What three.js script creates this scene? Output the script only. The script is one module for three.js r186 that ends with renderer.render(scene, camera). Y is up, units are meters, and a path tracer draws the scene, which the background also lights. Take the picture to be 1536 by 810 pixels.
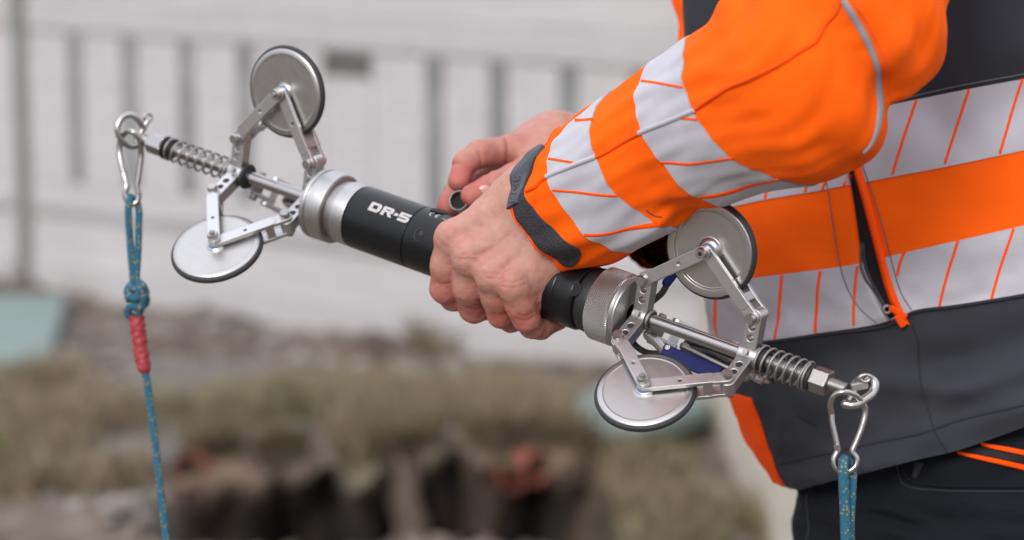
import * as THREE from 'three';
import { mergeGeometries } from 'three/addons/utils/BufferGeometryUtils.js';
import { RoundedBoxGeometry } from 'three/addons/geometries/RoundedBoxGeometry.js';
import { createNoise3D, createNoise2D } from 'simplex-noise';

// ------------------------------------------------------------------ camera, sky, sun, exposure
const scene = new THREE.Scene();
const FPX = 3951, CAMH = 1.3, PITCH = 0.1693;            // focal length in pixels of a 1536 px wide frame
const camera = new THREE.PerspectiveCamera(2 * Math.atan(405 / FPX) * 180 / Math.PI, 1536 / 810, 0.05, 2000);
camera.position.set(0, CAMH, 0);
camera.rotation.x = -PITCH;
camera.focus = 1.63;
camera.userData.fStop = 4.9;
camera.updateMatrixWorld(true);
scene.add(camera);

function rng(seed) { let s = seed >>> 0; return () => { s = (s + 0x6D2B79F5) >>> 0; let t = Math.imul(s ^ (s >>> 15), 1 | s); t = (t + Math.imul(t ^ (t >>> 7), 61 | t)) ^ t; return ((t ^ (t >>> 14)) >>> 0) / 4294967296; }; }
const noise3 = createNoise3D(rng(11)), noise2 = createNoise2D(rng(12));
const fbm2 = (x, y, o = 4) => { let a = 0, s = 1, n = 0; for (let i = 0; i < o; i++) { a += noise2(x, y) * s; n += s; s *= .5; x *= 2.03; y *= 2.03; } return a / n; };
const fbm3 = (x, y, z, o = 3) => { let a = 0, s = 1, n = 0; for (let i = 0; i < o; i++) { a += noise3(x, y, z) * s; n += s; s *= .5; x *= 2.03; y *= 2.03; z *= 2.03; } return a / n; };
const sstep = (a, b, x) => { const t = Math.min(1, Math.max(0, (x - a) / (b - a))); return t * t * (3 - 2 * t); };
const lerp = (a, b, t) => a + (b - a) * t;
const V = (x, y, z) => new THREE.Vector3(x, y, z);

{ // overcast sky: a soft cloud sheet, brighter towards the zenith
  const w = 256, h = 128, d = new Float32Array(w * h * 4);
  for (let j = 0; j < h; j++) for (let i = 0; i < w; i++) {
    const el = ((j + .5) / h - .5) * Math.PI, az = (i + .5) / w * Math.PI * 2;
    const k = (j * w + i) * 4, s = Math.max(0, Math.sin(el));
    const c = 1 + .10 * fbm3(Math.cos(az) * Math.cos(el) * 2, s * 2.4, Math.sin(az) * Math.cos(el) * 2, 4);
    const L = el < 0 ? .34 : (.70 + .84 * s) * c;
    d[k] = L * .955; d[k + 1] = L * .98; d[k + 2] = L * 1.085; d[k + 3] = 1;
  }
  const t = new THREE.DataTexture(d, w, h, THREE.RGBAFormat, THREE.FloatType);
  t.mapping = THREE.EquirectangularReflectionMapping; t.magFilter = t.minFilter = THREE.LinearFilter; t.needsUpdate = true;
  scene.background = t; scene.environment = t;
  scene.backgroundIntensity = scene.environmentIntensity = 0.78;
}
const sun = new THREE.DirectionalLight(new THREE.Color(1, .95, .88), 1.5);
sun.position.set(-3.0, 6.2, 6.2); sun.target.position.set(0, 1, -1.7);
sun.castShadow = true; sun.shadow.radius = 40; sun.shadow.mapSize.set(2048, 2048);
Object.assign(sun.shadow.camera, { left: -6, right: 6, top: 6, bottom: -6, near: .5, far: 30 });
scene.add(sun, sun.target);

const renderer = new THREE.WebGLRenderer({ antialias: true });
renderer.setSize(1024, 540);
renderer.shadowMap.enabled = true;
renderer.toneMapping = THREE.LinearToneMapping;
renderer.toneMappingExposure = 1.49;

// ------------------------------------------------------------------ helpers
const CF = V(0, -Math.sin(PITCH), -Math.cos(PITCH)), CU = V(0, Math.cos(PITCH), -Math.sin(PITCH)), CR = V(1, 0, 0), CP = V(0, CAMH, 0);
const ray = (px, py) => CF.clone().addScaledVector(CR, (px - 768) / FPX).addScaledVector(CU, -(py - 405) / FPX);   // not unit: length 1 along the view axis
const P = (px, py, d) => CP.clone().addScaledVector(ray(px, py), d);
const G = (px, py, y = 0) => { const r = ray(px, py); return P(px, py, (y - CAMH) / r.y); };
const toPx = p => { const q = p.clone().sub(CP), d = q.dot(CF); return [768 + q.dot(CR) / d * FPX, 405 - q.dot(CU) / d * FPX, d]; };

const used = {};
function numbered(n) { if (used[n] === undefined) { used[n] = 0; return n; } used[n]++; return n + '_' + String(used[n]).padStart(3, '0'); }
function shade(o) { o.castShadow = true; o.receiveShadow = true; return o; }
function mesh(name, geo, mat, parent) { const m = shade(new THREE.Mesh(geo, mat)); m.name = numbered(name); if (parent) parent.add(m); return m; }
function tag(o, label, category, group) { o.userData.label = label; o.userData.category = category; if (group) o.userData.group = group; if (!o.parent) scene.add(o); return o; }
function thing(name, label, category, pos = V(0, 0, 0), group) { const g = new THREE.Group(); g.name = numbered(name); g.position.copy(pos); tag(g, label, category, group); return g; }
function struct(name, geo, mat, label) { const m = mesh(name, geo, mat, scene); m.userData.kind = 'structure'; if (label) m.userData.label = label; return m; }
function merge(list) { return mergeGeometries(list.map(g => { let q = g.index ? g.toNonIndexed() : g; for (const k of Object.keys(q.attributes)) if (!['position', 'normal', 'uv'].includes(k)) q.deleteAttribute(k); if (!q.attributes.uv) q.setAttribute('uv', new THREE.BufferAttribute(new Float32Array(q.attributes.position.count * 2), 2)); return q; })); }
function gridGeo(nu, nv, f, uvf, closeU) {            // f(i/nu, j/nv) -> Vector3
  const p = [], uv = [], idx = [];
  for (let j = 0; j <= nv; j++) for (let i = 0; i <= nu; i++) { const q = f(i / nu, j / nv); p.push(q.x, q.y, q.z); const t = uvf ? uvf(i / nu, j / nv, q) : [i / nu, j / nv]; uv.push(t[0], t[1]); }
  for (let j = 0; j < nv; j++) for (let i = 0; i < nu; i++) { const a = j * (nu + 1) + i, b = a + 1, c = a + nu + 1, d = c + 1; idx.push(a, b, d, a, d, c); }
  const g = new THREE.BufferGeometry();
  g.setAttribute('position', new THREE.Float32BufferAttribute(p, 3)); g.setAttribute('uv', new THREE.Float32BufferAttribute(uv, 2)); g.setIndex(idx); g.computeVertexNormals();
  return g;
}
function tube(points, r, seg = 64, rad = 10, closed = false, cap = true) {
  const c = new THREE.CatmullRomCurve3(points, closed, 'centripetal'), L = c.getLength();
  const g = new THREE.TubeGeometry(c, seg, r, rad, closed), uv = g.attributes.uv;
  for (let i = 0; i < uv.count; i++) uv.setXY(i, uv.getX(i) * L, uv.getY(i) * r * 6.283);
  if (closed || !cap) return g;
  const list = [g];
  for (const t of [0, 1]) { const s = new THREE.SphereGeometry(r, rad, 6); s.translate(...c.getPoint(t).toArray()); list.push(s); }
  return merge(list);
}

// ------------------------------------------------------------------ textures and materials
function dataTex(w, h, f, srgb) {
  const d = new Uint8Array(w * h * 4);
  for (let j = 0; j < h; j++) for (let i = 0; i < w; i++) { const c = f(i, j, i / w, j / h), k = (j * w + i) * 4; const a = Array.isArray(c) ? c : [c, c, c]; for (let n = 0; n < 3; n++) d[k + n] = Math.max(0, Math.min(255, a[n] * 255)); d[k + 3] = 255; }
  const t = new THREE.DataTexture(d, w, h); t.wrapS = t.wrapT = THREE.RepeatWrapping; t.magFilter = THREE.LinearFilter; t.minFilter = THREE.LinearMipmapLinearFilter; t.generateMipmaps = true; if (srgb) t.colorSpace = THREE.SRGBColorSpace; t.needsUpdate = true; return t;
}
const rep = (t, x, y) => { const c = t.clone(); c.repeat.set(x, y ?? x); c.needsUpdate = true; return c; };
const tileNoise = (u, v, f, seed = 0, o = 3) => { // periodic noise on the unit square
  let a = 0, s = 1, n = 0; for (let i = 0; i < o; i++) { const X = Math.PI * 2 * u, Y = Math.PI * 2 * v, R = f / 6.283; a += s * noise3(Math.cos(X) * R + seed, Math.sin(X) * R + Math.cos(Y) * R * 1.7, Math.sin(Y) * R * 1.3 + seed); n += s; s *= .5; f *= 2; } return a / n;
};
const r1 = rng(5);
const T = {
  weave: dataTex(128, 128, (i, j) => .5 + .22 * Math.sin(i * Math.PI / 4) * Math.sin(j * Math.PI / 4) + .22 * (r1() - .5)),
  fleck: dataTex(256, 256, (i, j) => r1()),
  cloth: dataTex(256, 256, (i, j, u, v) => .5 + .35 * tileNoise(u, v, 6, 1, 4) + .12 * (r1() - .5)),
  brush: dataTex(256, 256, (() => { const row = Array.from({ length: 256 }, () => r1()); return (i, j) => .5 + .35 * (row[j] - .5) + .25 * (r1() - .5); })()),
  skin: dataTex(512, 512, (i, j, u, v) => { const a = tileNoise(u, v, 34, 2, 2), b = tileNoise(v, u, 60, 7, 2); return .55 - .30 * Math.pow(1 - Math.abs(a), 6) - .2 * Math.pow(1 - Math.abs(b), 5) + .06 * (r1() - .5); }),
  knurl: dataTex(64, 64, (i, j) => { const a = Math.abs(((i + j) / 32) % 1 - .5) * 2, b = Math.abs(((i - j + 64) / 32) % 1 - .5) * 2; return Math.min(1, Math.min(a, b) * 1.5); }),
  rope: dataTex(128, 128, (i, j) => { const a = Math.abs(((i + j) / 32) % 1 - .5) * 2, b = Math.abs(((i - j + 128) / 32) % 1 - .5) * 2; return .25 + .75 * Math.pow(Math.min(1, Math.min(a, b) * 1.3), .7); }),
  smear: dataTex(256, 256, (i, j, u, v) => .55 + .30 * tileNoise(u, v, 6, 13, 4) + .25 * Math.pow(Math.max(0, tileNoise(u, v, 22, 31, 2)), 2)),
  grime: dataTex(256, 256, (i, j, u, v) => { const n = .965 + .04 * tileNoise(u, v, 5, 51, 4) + .03 * (r1() - .5) - .10 * Math.pow(Math.max(0, tileNoise(u, v, 9, 57, 3) - .25), 1.5); return [n, n, n]; }),
  smear2: dataTex(256, 256, (i, j, u, v) => .88 + .12 * tileNoise(u, v, 6, 43, 4)),
  wear: dataTex(256, 256, (i, j, u, v) => { const n = .95 + .035 * tileNoise(u, v, 7, 21, 4) - (r1() > .9994 ? .12 : 0); return [n, n * .995, n * .985]; }),
  blotch: dataTex(256, 256, (i, j, u, v) => .5 + .5 * tileNoise(u, v, 5, 3, 5)),
};
const std = (c, o = {}) => new THREE.MeshStandardMaterial({ color: Array.isArray(c) ? new THREE.Color().setRGB(...c) : c, roughness: .6, metalness: 0, ...o });
const phy = (c, o = {}) => new THREE.MeshPhysicalMaterial({ color: Array.isArray(c) ? new THREE.Color().setRGB(...c) : c, roughness: .6, metalness: 0, ...o });
const alb = (a, b, c, tex = T.blotch) => tex;
const M = {
  alu: std([.56, .555, .555], { metalness: 1, roughness: .44, roughnessMap: rep(T.smear2, 31, 31), bumpMap: rep(T.brush, 60, 60), bumpScale: .00004 }),
  aluDisc: std([.50, .49, .48], { metalness: 1, roughness: .40, roughnessMap: rep(T.smear2, 23, 19), map: rep(T.wear, 13, 17) }),
  aluKnurl: std([.60, .595, .585], { metalness: 1, roughness: .34, bumpMap: rep(T.knurl, 300, 300), bumpScale: .0007 }),
  steel: std([.43, .415, .405], { metalness: 1, roughness: .27, bumpMap: rep(T.cloth, 40, 40), bumpScale: .00005 }),
  steelDull: std([.33, .315, .305], { metalness: 1, roughness: .42, bumpMap: rep(T.cloth, 60, 60), bumpScale: .0001 }),
  anod: phy([.005, .0055, .0068], { metalness: .0, roughness: .34, specularIntensity: .7, roughnessMap: rep(T.smear2, 9, 9), bumpMap: rep(T.fleck, 40, 40), bumpScale: .00002 }),
  black: std([.012, .012, .013], { roughness: .55, bumpMap: rep(T.fleck, 8, 8), bumpScale: .00006 }),
  rubber: std([.018, .018, .02], { roughness: .6 }),
  blueRing: std([.03, .12, .35], { roughness: .4 }),
  blue: phy([.014, .018, .12], { roughness: .5, specularIntensity: .35, bumpMap: rep(T.fleck, 30, 30), bumpScale: .00005 }),
  dark: std([.01, .01, .01], { roughness: .9 }),
  led: new THREE.MeshStandardMaterial({ color: new THREE.Color().setRGB(.05, .35, .1), emissive: new THREE.Color().setRGB(.1, .8, .25), emissiveIntensity: .8 }),
  print: std([.42, .41, .40], { roughness: .55 }),
};
// ------------------------------------------------------------------ the centring tool held in the hand
const AL = P(240, 218, 1.835), AR = P(1200, 560, 1.585);
const AX = AR.clone().sub(AL).normalize();
const AU = CU.clone().addScaledVector(AX, -AX.dot(CU)).normalize();
// image-up perpendicular with no component along the view axis
{ const a2 = V(AX.dot(CR), AX.dot(CU), 0); const n = V(-a2.y, a2.x, 0).normalize(); AU.copy(CR).multiplyScalar(n.x).addScaledVector(CU, n.y).normalize(); }
const AV = AX.clone().cross(AU).normalize();
const tool = thing('pipe_centring_tool', 'black pipe tool held by the hand, spring-loaded arms and silver wheels at both ends', 'tool', AL);
tool.quaternion.setFromRotationMatrix(new THREE.Matrix4().makeBasis(AX, AU, AV));
// distance along the axis whose projection has image x = px
const tAt = px => { let lo = -.2, hi = .8; for (let i = 0; i < 60; i++) { const m = (lo + hi) / 2; if (toPx(AL.clone().addScaledVector(AX, m))[0] < px) lo = m; else hi = m; } return lo; };
const axisPoint = (t, u = 0, v = 0) => AL.clone().addScaledVector(AX, t).addScaledVector(AU, u).addScaledVector(AV, v);
// lathe about the axis: rows of [distance, radius]
function lat(rows, seg = 72) { const g = new THREE.LatheGeometry(rows.map(([t, r]) => new THREE.Vector2(Math.max(r, 1e-5), t)), seg); g.rotateZ(-Math.PI / 2); const p = g.attributes.position, uv = g.attributes.uv; const R = Math.max(...rows.map(r => r[1])); let acc = 0; for (let i = 0; i < uv.count; i++) { const k = i % rows.length; if (!k) acc = 0; else acc += Math.hypot(rows[k][0] - rows[k - 1][0], rows[k][1] - rows[k - 1][1]); uv.setXY(i, uv.getX(i) * 6.2832 * R, acc); } return g; }
function bevLat(t0, t1, r, b = .0006, r0 = 0, seg = 72) { return lat([[t0, r0], [t0, r - b], [t0 + b, r], [t1 - b, r], [t1, r - b], [t1, r0]], seg); }
const mm = .001;
const tLF = tAt(480), tT0 = tAt(541), tSeam = tAt(630), tT1 = tAt(884), tKn0 = tAt(903), tKn1 = tAt(938);
const RT = .0213;
M.collar = std([.47, .465, .46], { metalness: 1, roughness: .42, roughnessMap: rep(T.smear2, 31, 31), bumpMap: rep(T.brush, 20, 160), bumpScale: .00008 });
{
  // black tube: front sleeve and main barrel, with a narrow joint between
  const sleeve = mesh('tube_sleeve', lat([[tT0, .012], [tT0, RT - .0012], [tT0 + .0012, RT], [tSeam - .0005, RT], [tSeam - .0001, RT - .0005], [tSeam, .012]]), M.anod, tool);
  const barrel = mesh('tube_barrel', lat([[tSeam + .0002, .012], [tSeam + .0002, RT - .0005], [tSeam + .0007, RT], [tT1 - .017, RT], [tT1 - .0165, RT - .0007], [tT1 - .0155, RT - .0007], [tT1 - .015, RT + .0006], [tT1 - .003, RT + .0006], [tT1 - .0012, RT - .0004], [tT1, RT - .0022], [tT1, .012]]), M.anod, tool);
  mesh('tube_end_ring', lat([[tT1 - .0002, .01], [tT1 - .0002, RT - .0022], [tT1 + .0018, RT - .0006], [tKn0 - .001, RT + .0002], [tKn0, RT - .001], [tKn0, .01]]), M.black, tool);
  // left collar
  const c0 = tLF;
  mesh('collar', lat([[c0, .006], [c0, .0231], [c0 + .0007, .0240], [c0 + .0030, .0240], [c0 + .0036, .0234], [c0 + .0036, .0226], [c0 + .0044, .0224], [c0 + .0050, .0234], [c0 + .0056, .0239], [c0 + .0160, .0239], [c0 + .0170, .0231], [c0 + .0172, .0218], [c0 + .0172, .010]]), M.collar, tool);
  mesh('collar_groove', bevLat(c0 + .0173, c0 + .0232, .0200, .0004), M.steelDull, tool);
  mesh('collar_lip', bevLat(c0 + .0233, tT0 - .0002, .0211, .0006), M.collar, tool);
  // knurled ring on the right and its threaded flange
  mesh('knurled_ring', lat([[tKn0 + .0001, .01], [tKn0 + .0001, .0222], [tKn0 + .0012, .0238], [tKn1 - .0012, .0238], [tKn1, .0226], [tKn1, .01]], 96), M.aluKnurl, tool);
  const rows = []; let t = tKn1 + .0001; rows.push([t, .01]); rows.push([t, .0226]);
  for (let k = 0; k < 2; k++) { rows.push([t + .0004, .0230], [t + .0009, .0230], [t + .0011, .0221], [t + .0014, .0221]); t += .0015; }
  rows.push([t + .0006, .0222], [t + .0012, .0214], [t + .0012, .006]);
  mesh('threaded_flange', lat(rows, 72), M.alu, tool);
}
const tRF = tKn1 + .0074;       // outer face of the right flange
// round openings and the light on the barrel: small dished plugs set on the surface at an angle round the tube
const onTube = (t, deg, r = RT) => { const a = deg * Math.PI / 180; return V(t, Math.sin(a) * r, Math.cos(a) * r); };
function plug(name, t, deg, rad, mat, h, parent = tool, rt = RT) {
  const g = new THREE.CylinderGeometry(rad * .96, rad, h, 32); const a = deg * Math.PI / 180;
  g.rotateX(Math.PI / 2); g.rotateX(-a); g.translate(...onTube(t, deg, rt).toArray()); return mesh(name, g, mat, parent);
}
const degAt = (px, py) => { // angle round the tube of the surface point seen at a pixel
  const r = ray(px, py).normalize(); let best = null;
  for (let d = -100; d < 120; d += .5) { const t = tAt(px); for (let k = -8; k <= 8; k++) { const q = tool.localToWorld(onTube(t + k * .004, d)); if (q.clone().sub(axisPoint(t + k * .004)).dot(ray(px, py)) > 0) continue; const s = toPx(q), e = Math.hypot(s[0] - px, s[1] - py); if (!best || e < best[2]) best = [t + k * .004, d, e]; } }
  return best;
};
tool.updateMatrixWorld(true);
{
  const [t1, d1] = degAt(630, 353);
  const ring = (t, d, ra, rb) => { const g = new THREE.TorusGeometry((ra + rb) / 2, (rb - ra) / 2, 8, 36), a = d * Math.PI / 180; g.scale(1, 1, .5); g.rotateX(-a); g.translate(...onTube(t, d).toArray()); return g; };
  const hole = plug('port_hole', t1, d1, .0037, M.dark, .0006);
  mesh('port_rim', ring(t1, d1, .0036, .0044), M.black, hole);
  const sc = new THREE.CylinderGeometry(.0017, .0017, .0005, 20); sc.rotateX(Math.PI / 2); sc.rotateX(-d1 * Math.PI / 180); sc.translate(...onTube(t1 + .0008, d1 + 4, RT + .0003).toArray()); mesh('port_screw', sc, M.black, hole);
  const [t2, d2] = degAt(664, 357);
  plug('indicator_light', t2, d2, .0011, M.led, .0006);
  const [t3, d3] = degAt(858, 432);
  const h2 = plug('port_hole', t3, d3, .0042, M.dark, .0005); mesh('port_rim', ring(t3, d3, .004, .0047), M.black, h2);
  const [t4, d4] = degAt(657, 317);
  const bat = plug('battery_opening', t4, d4 + 8, .0062, M.dark, .0007); mesh('opening_rim', ring(t4, d4 + 8, .006, .0069), M.black, bat);
}
// print on the tube: glyph strokes laid on the surface a tenth of a millimetre proud
function glyph(name, t0, deg0, strokes, mat, size, th) { // strokes: polygons in em units [x along axis, y round the tube]
  const list = [];
  for (const s of strokes) {
    const sh = new THREE.Shape(s.map(q => new THREE.Vector2(q[0], q[1])));
    let g = new THREE.ShapeGeometry(sh); g = g.toNonIndexed();
    // subdivide by splitting long edges
    let p = Array.from(g.attributes.position.array), out = p;
    for (let it = 0; it < 2; it++) { const q = []; for (let i = 0; i < out.length; i += 9) { const A = out.slice(i, i + 3), B = out.slice(i + 3, i + 6), C = out.slice(i + 6, i + 9), m = (x, y) => x.map((v, k) => (v + y[k]) / 2), ab = m(A, B), bc = m(B, C), ca = m(C, A); q.push(...A, ...ab, ...ca, ...ab, ...B, ...bc, ...ca, ...bc, ...C, ...ab, ...bc, ...ca); } out = q; }
    const pos = []; for (let i = 0; i < out.length; i += 3) { const q = onTube(t0 + out[i] * size, deg0 + out[i + 1] * size / RT * 180 / Math.PI, RT + th); pos.push(q.x, q.y, q.z); }
    const b = new THREE.BufferGeometry(); b.setAttribute('position', new THREE.Float32BufferAttribute(pos, 3)); b.computeVertexNormals(); list.push(b);
  }
  return mesh(name, merge(list), mat, tool);
}
const box2 = (x0, y0, x1, y1) => [[x0, y0], [x1, y0], [x1, y1], [x0, y1]];
{
  const [tl, dl] = degAt(556, 306), w = .30;
  const D = [[[0, 0], [1.05, 0], [1.3, .22], [1.3, .3], [.0, .3]], box2(0, .3, .38, .72), [[.92, .3], [1.3, .3], [1.3, .72], [.92, .72]], [[0, .72], [1.3, .72], [1.3, .8], [1.08, 1], [0, 1]]];
  const R = [box2(0, 0, .38, .38), [[0, .38], [1.3, .38], [1.3, .44], [0, .62]], [[.0, .38], [.9, .38], [.9, .62], [0, .62]], [[0, .72], [1.3, .72], [1.3, .82], [1.1, 1], [0, 1]], [[.9, .5], [1.3, .5], [1.3, .72], [.9, .72]], box2(0, .62, .38, .72), [[.62, .38], [1.02, .38], [1.36, 0], [.92, 0]]];
  const dash = [box2(0, .36, .42, .66)];
  const five = [[[0, 0], [1.02, 0], [1.25, .2], [1.25, .28], [0, .28]], [[.87, .28], [1.25, .28], [1.25, .4], [.87, .4]], [[0, .4], [1.25, .4], [1.25, .5], [1.05, .66], [0, .66]], box2(0, .66, .38, .74), box2(0, .74, 1.25, 1)];
  const S = .0068; let x = tl;
  glyph('letter_d', x, dl - 12, D, M.print, S, .00012); x += 1.48 * S;
  glyph('letter_r', x, dl - 12, R, M.print, S, .00012); x += 1.46 * S;
  glyph('hyphen', x, dl - 12, dash, M.print, S, .00012); x += .54 * S;
  glyph('digit_five', x, dl - 12, five, M.print, S, .00012);
  const arc = (cx, cy, r, w, a0, a1, n = 14) => { const o = []; for (let i = 0; i <= n; i++) { const a = a0 + (a1 - a0) * i / n; o.push([cx + Math.cos(a) * r, cy + Math.sin(a) * r]); } for (let i = n; i >= 0; i--) { const a = a0 + (a1 - a0) * i / n; o.push([cx + Math.cos(a) * (r - w), cy + Math.sin(a) * (r - w)]); } return o; };
  const [tc, dc] = degAt(646, 323);
  glyph('letter_c', tc, dc - 5, [arc(.5, .5, .5, .15, Math.PI * .5, Math.PI * 1.5)], M.print, .0046, .00012);
  glyph('letter_e', tc + .0046, dc - 5, [arc(.5, .5, .5, .15, Math.PI * .5, Math.PI * 1.5), box2(.12, .43, .48, .57)], M.print, .0046, .00012);
  for (let k = 0; k < 3; k++) glyph('serial_digit', tc + .0105 + k * .0016, dc - 3, [box2(0, .1, .12, .9), box2(.12, .78, .7, .9), box2(.58, .1, .7, .9), box2(.12, .1, .58, .22)], M.print, .0017, .00012);
}

// shafts, hubs, springs, nuts
const RS = .0043;
const RADS = [68, -52, 188];
const bolt = (p, n, r, h, hex) => { const a = new THREE.CylinderGeometry(r * .82, r, h * .35, 24); a.translate(0, h * .82, 0); const b = new THREE.CylinderGeometry(r, r, h * .65, 24); b.translate(0, h * .32, 0); const list = [a, b]; const g = merge(list); g.applyQuaternion(new THREE.Quaternion().setFromUnitVectors(V(0, 1, 0), n)); g.translate(p.x, p.y, p.z); return g; };
function frameOf(deg) { const a = deg * Math.PI / 180, r = V(0, Math.sin(a), Math.cos(a)), n = V(1, 0, 0).cross(r); return { r, n, m: new THREE.Matrix4().makeBasis(V(1, 0, 0), r, n) }; }
const put = (g, m) => { g.applyMatrix4(m); return g; };
function stadium(p0, p1, w0, w1, holes = []) { // flat bar from p0 to p1 with round ends
  const d = new THREE.Vector2().subVectors(p1, p0), a = Math.atan2(d.y, d.x), s = new THREE.Shape();
  s.absarc(p0.x, p0.y, w0, a + Math.PI / 2, a + Math.PI * 1.5, false); s.absarc(p1.x, p1.y, w1, a - Math.PI / 2, a + Math.PI / 2, false); s.closePath();
  for (const [f, r] of holes) { const h = new THREE.Path(); h.absarc(p0.x + d.x * f, p0.y + d.y * f, r, 0, Math.PI * 2, true); s.holes.push(h); }
  return s;
}
function extr(shape, z0, z1, b = .0004) { const g = new THREE.ExtrudeGeometry(shape, { depth: z1 - z0 - 2 * b, bevelEnabled: true, bevelThickness: b, bevelSize: b, bevelOffset: -b, bevelSegments: 2, curveSegments: 14 }); g.translate(0, 0, z0 + b); return g; }
const PIV = .0262;
function hub(name, t, len, open, lugs) { // sleeve on the shaft with three radial lugs
  const h = mesh(name, lat([[t - len / 2, RS + .0001], [t - len / 2, .0062], [t - len / 2 + .0006, .0068], [t + len / 2 - .0006, .0068], [t + len / 2, .0062], [t + len / 2, RS + .0001]], 40), M.alu, tool);
  for (const deg of RADS) {
    const f = frameOf(deg), s = new THREE.Shape(), w = .0050;
    s.moveTo(t - w, .0045); s.lineTo(t + w, .0045); s.lineTo(t + w, PIV); s.absarc(t, PIV, w, 0, Math.PI, false); s.lineTo(t - w, .0045);
    for (const y of [.0125, .0192]) { const q = new THREE.Path(); q.absarc(t, y, .0022, 0, Math.PI * 2, true); s.holes.push(q); }
    mesh('lug', put(extr(s, -.0042, .0042, .0005), f.m), M.alu, h);
  }
  // clamp screws on the sleeve
  for (const deg of [8, 128]) { const f = frameOf(deg); const g = bolt(V(t, 0, 0).addScaledVector(f.r, .0062), f.r, .0021, .0032); mesh('clamp_screw', g, M.steelDull, h); }
  return h;
}
function helix(t0, t1, r, wire, turns, endTurns = 1) {
  const pts = [], N = Math.round(turns * 26); for (let i = 0; i <= N; i++) { const f = i / N, a = f * turns * Math.PI * 2 + 1; let e = f; const c = endTurns / turns; e = f < c ? f * .28 : f > 1 - c ? 1 - (1 - f) * .28 : lerp(c * .28, 1 - c * .28, (f - c) / (1 - 2 * c)); pts.push(V(lerp(t0, t1, e), Math.sin(a) * r, Math.cos(a) * r)); }
  const g = new THREE.TubeGeometry(new THREE.CatmullRomCurve3(pts), N, wire, 8, false); return g;
}
function threaded(t0, t1, r, pitch) { const rows = [[t0, 0], [t0, r * .8]]; const n = Math.floor((t1 - t0) / pitch); for (let i = 0; i < n; i++) { const t = t0 + i * pitch; rows.push([t + .15 * pitch, r * .86], [t + .5 * pitch, r], [t + .85 * pitch, r * .86]); } rows.push([t1, r * .8], [t1, 0]); return lat(rows, 28); }
function hexNut(t0, t1, r) { const s = new THREE.Shape(); for (let i = 0; i < 6; i++) { const a = i * Math.PI / 3 + .35; s[i ? 'lineTo' : 'moveTo'](Math.cos(a) * r, Math.sin(a) * r); } const g = extr(s, t0, t1, .0006); g.rotateY(Math.PI / 2); return g; }

const tSL = tAt(358), tFL = tAt(466), tFR = tAt(963), tSR = tAt(1125);
mesh('hub_spacer', bevLat(tFL + .0030, Math.max(tFL + .0045, tLF - .0001), .0085, .0005, RS, 40), M.alu, tool);
hub('fixed_hub', tFL, .0095); hub('sliding_hub', tSL, .012);
hub('fixed_hub', tFR, .0095); hub('sliding_hub', tSR, .013);
const tRodL = tAt(213), tRodR = tAt(1270);
mesh('shaft', bevLat(tSL - .010, tFL + .004, RS, .0004, 0, 32), M.steel, tool);
mesh('shaft', bevLat(tFR - .004, tSR + .012, RS, .0004, 0, 32), M.steel, tool);
mesh('threaded_rod', threaded(tRodL, tSL - .010, .0040, .0011), M.steelDull, tool);
mesh('threaded_rod', threaded(tSR + .012, tRodR, .0042, .0012), M.steelDull, tool);
{
  const a = tAt(226), b = tAt(250);
  mesh('hex_nut', hexNut(a, b - .001, .0075), M.steel, tool);
  mesh('nut_washer', bevLat(b - .0009, b + .0012, .0082, .0003, 0, 40), M.rubber, tool);
  mesh('bushing', bevLat(b + .0013, b + .0068, .0062, .0005, 0, 40), M.black, tool);
  mesh('spring', helix(b + .003, tSL - .0068, .0076, .00085, 9, 1), M.steelDull, tool);
  mesh('rubber_stop', bevLat(tSL + .0062, tSL + .0092, .0088, .0008, RS, 40), M.rubber, tool);
  const c = tAt(1219), d = tAt(1240);
  mesh('hex_nut', hexNut(c + .0005, d + .002, .0083), M.steelDull, tool);
  mesh('nut_washer', bevLat(c - .0022, c + .0004, .0080, .0004, 0, 40), M.rubber, tool);
  mesh('bushing', bevLat(tSR + .0068, tSR + .0125, .0070, .0005, RS, 40), M.rubber, tool);
  mesh('spring', helix(tSR + .0072, c - .0024, .0088, .00088, 8, 1), M.steelDull, tool);
  mesh('shaft_clip', (() => { const g = new THREE.TorusGeometry(.0058, .0011, 8, 30); g.rotateY(Math.PI / 2); g.translate(tFR + .0064, 0, 0); return g; })(), M.steelDull, tool);
}
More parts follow.
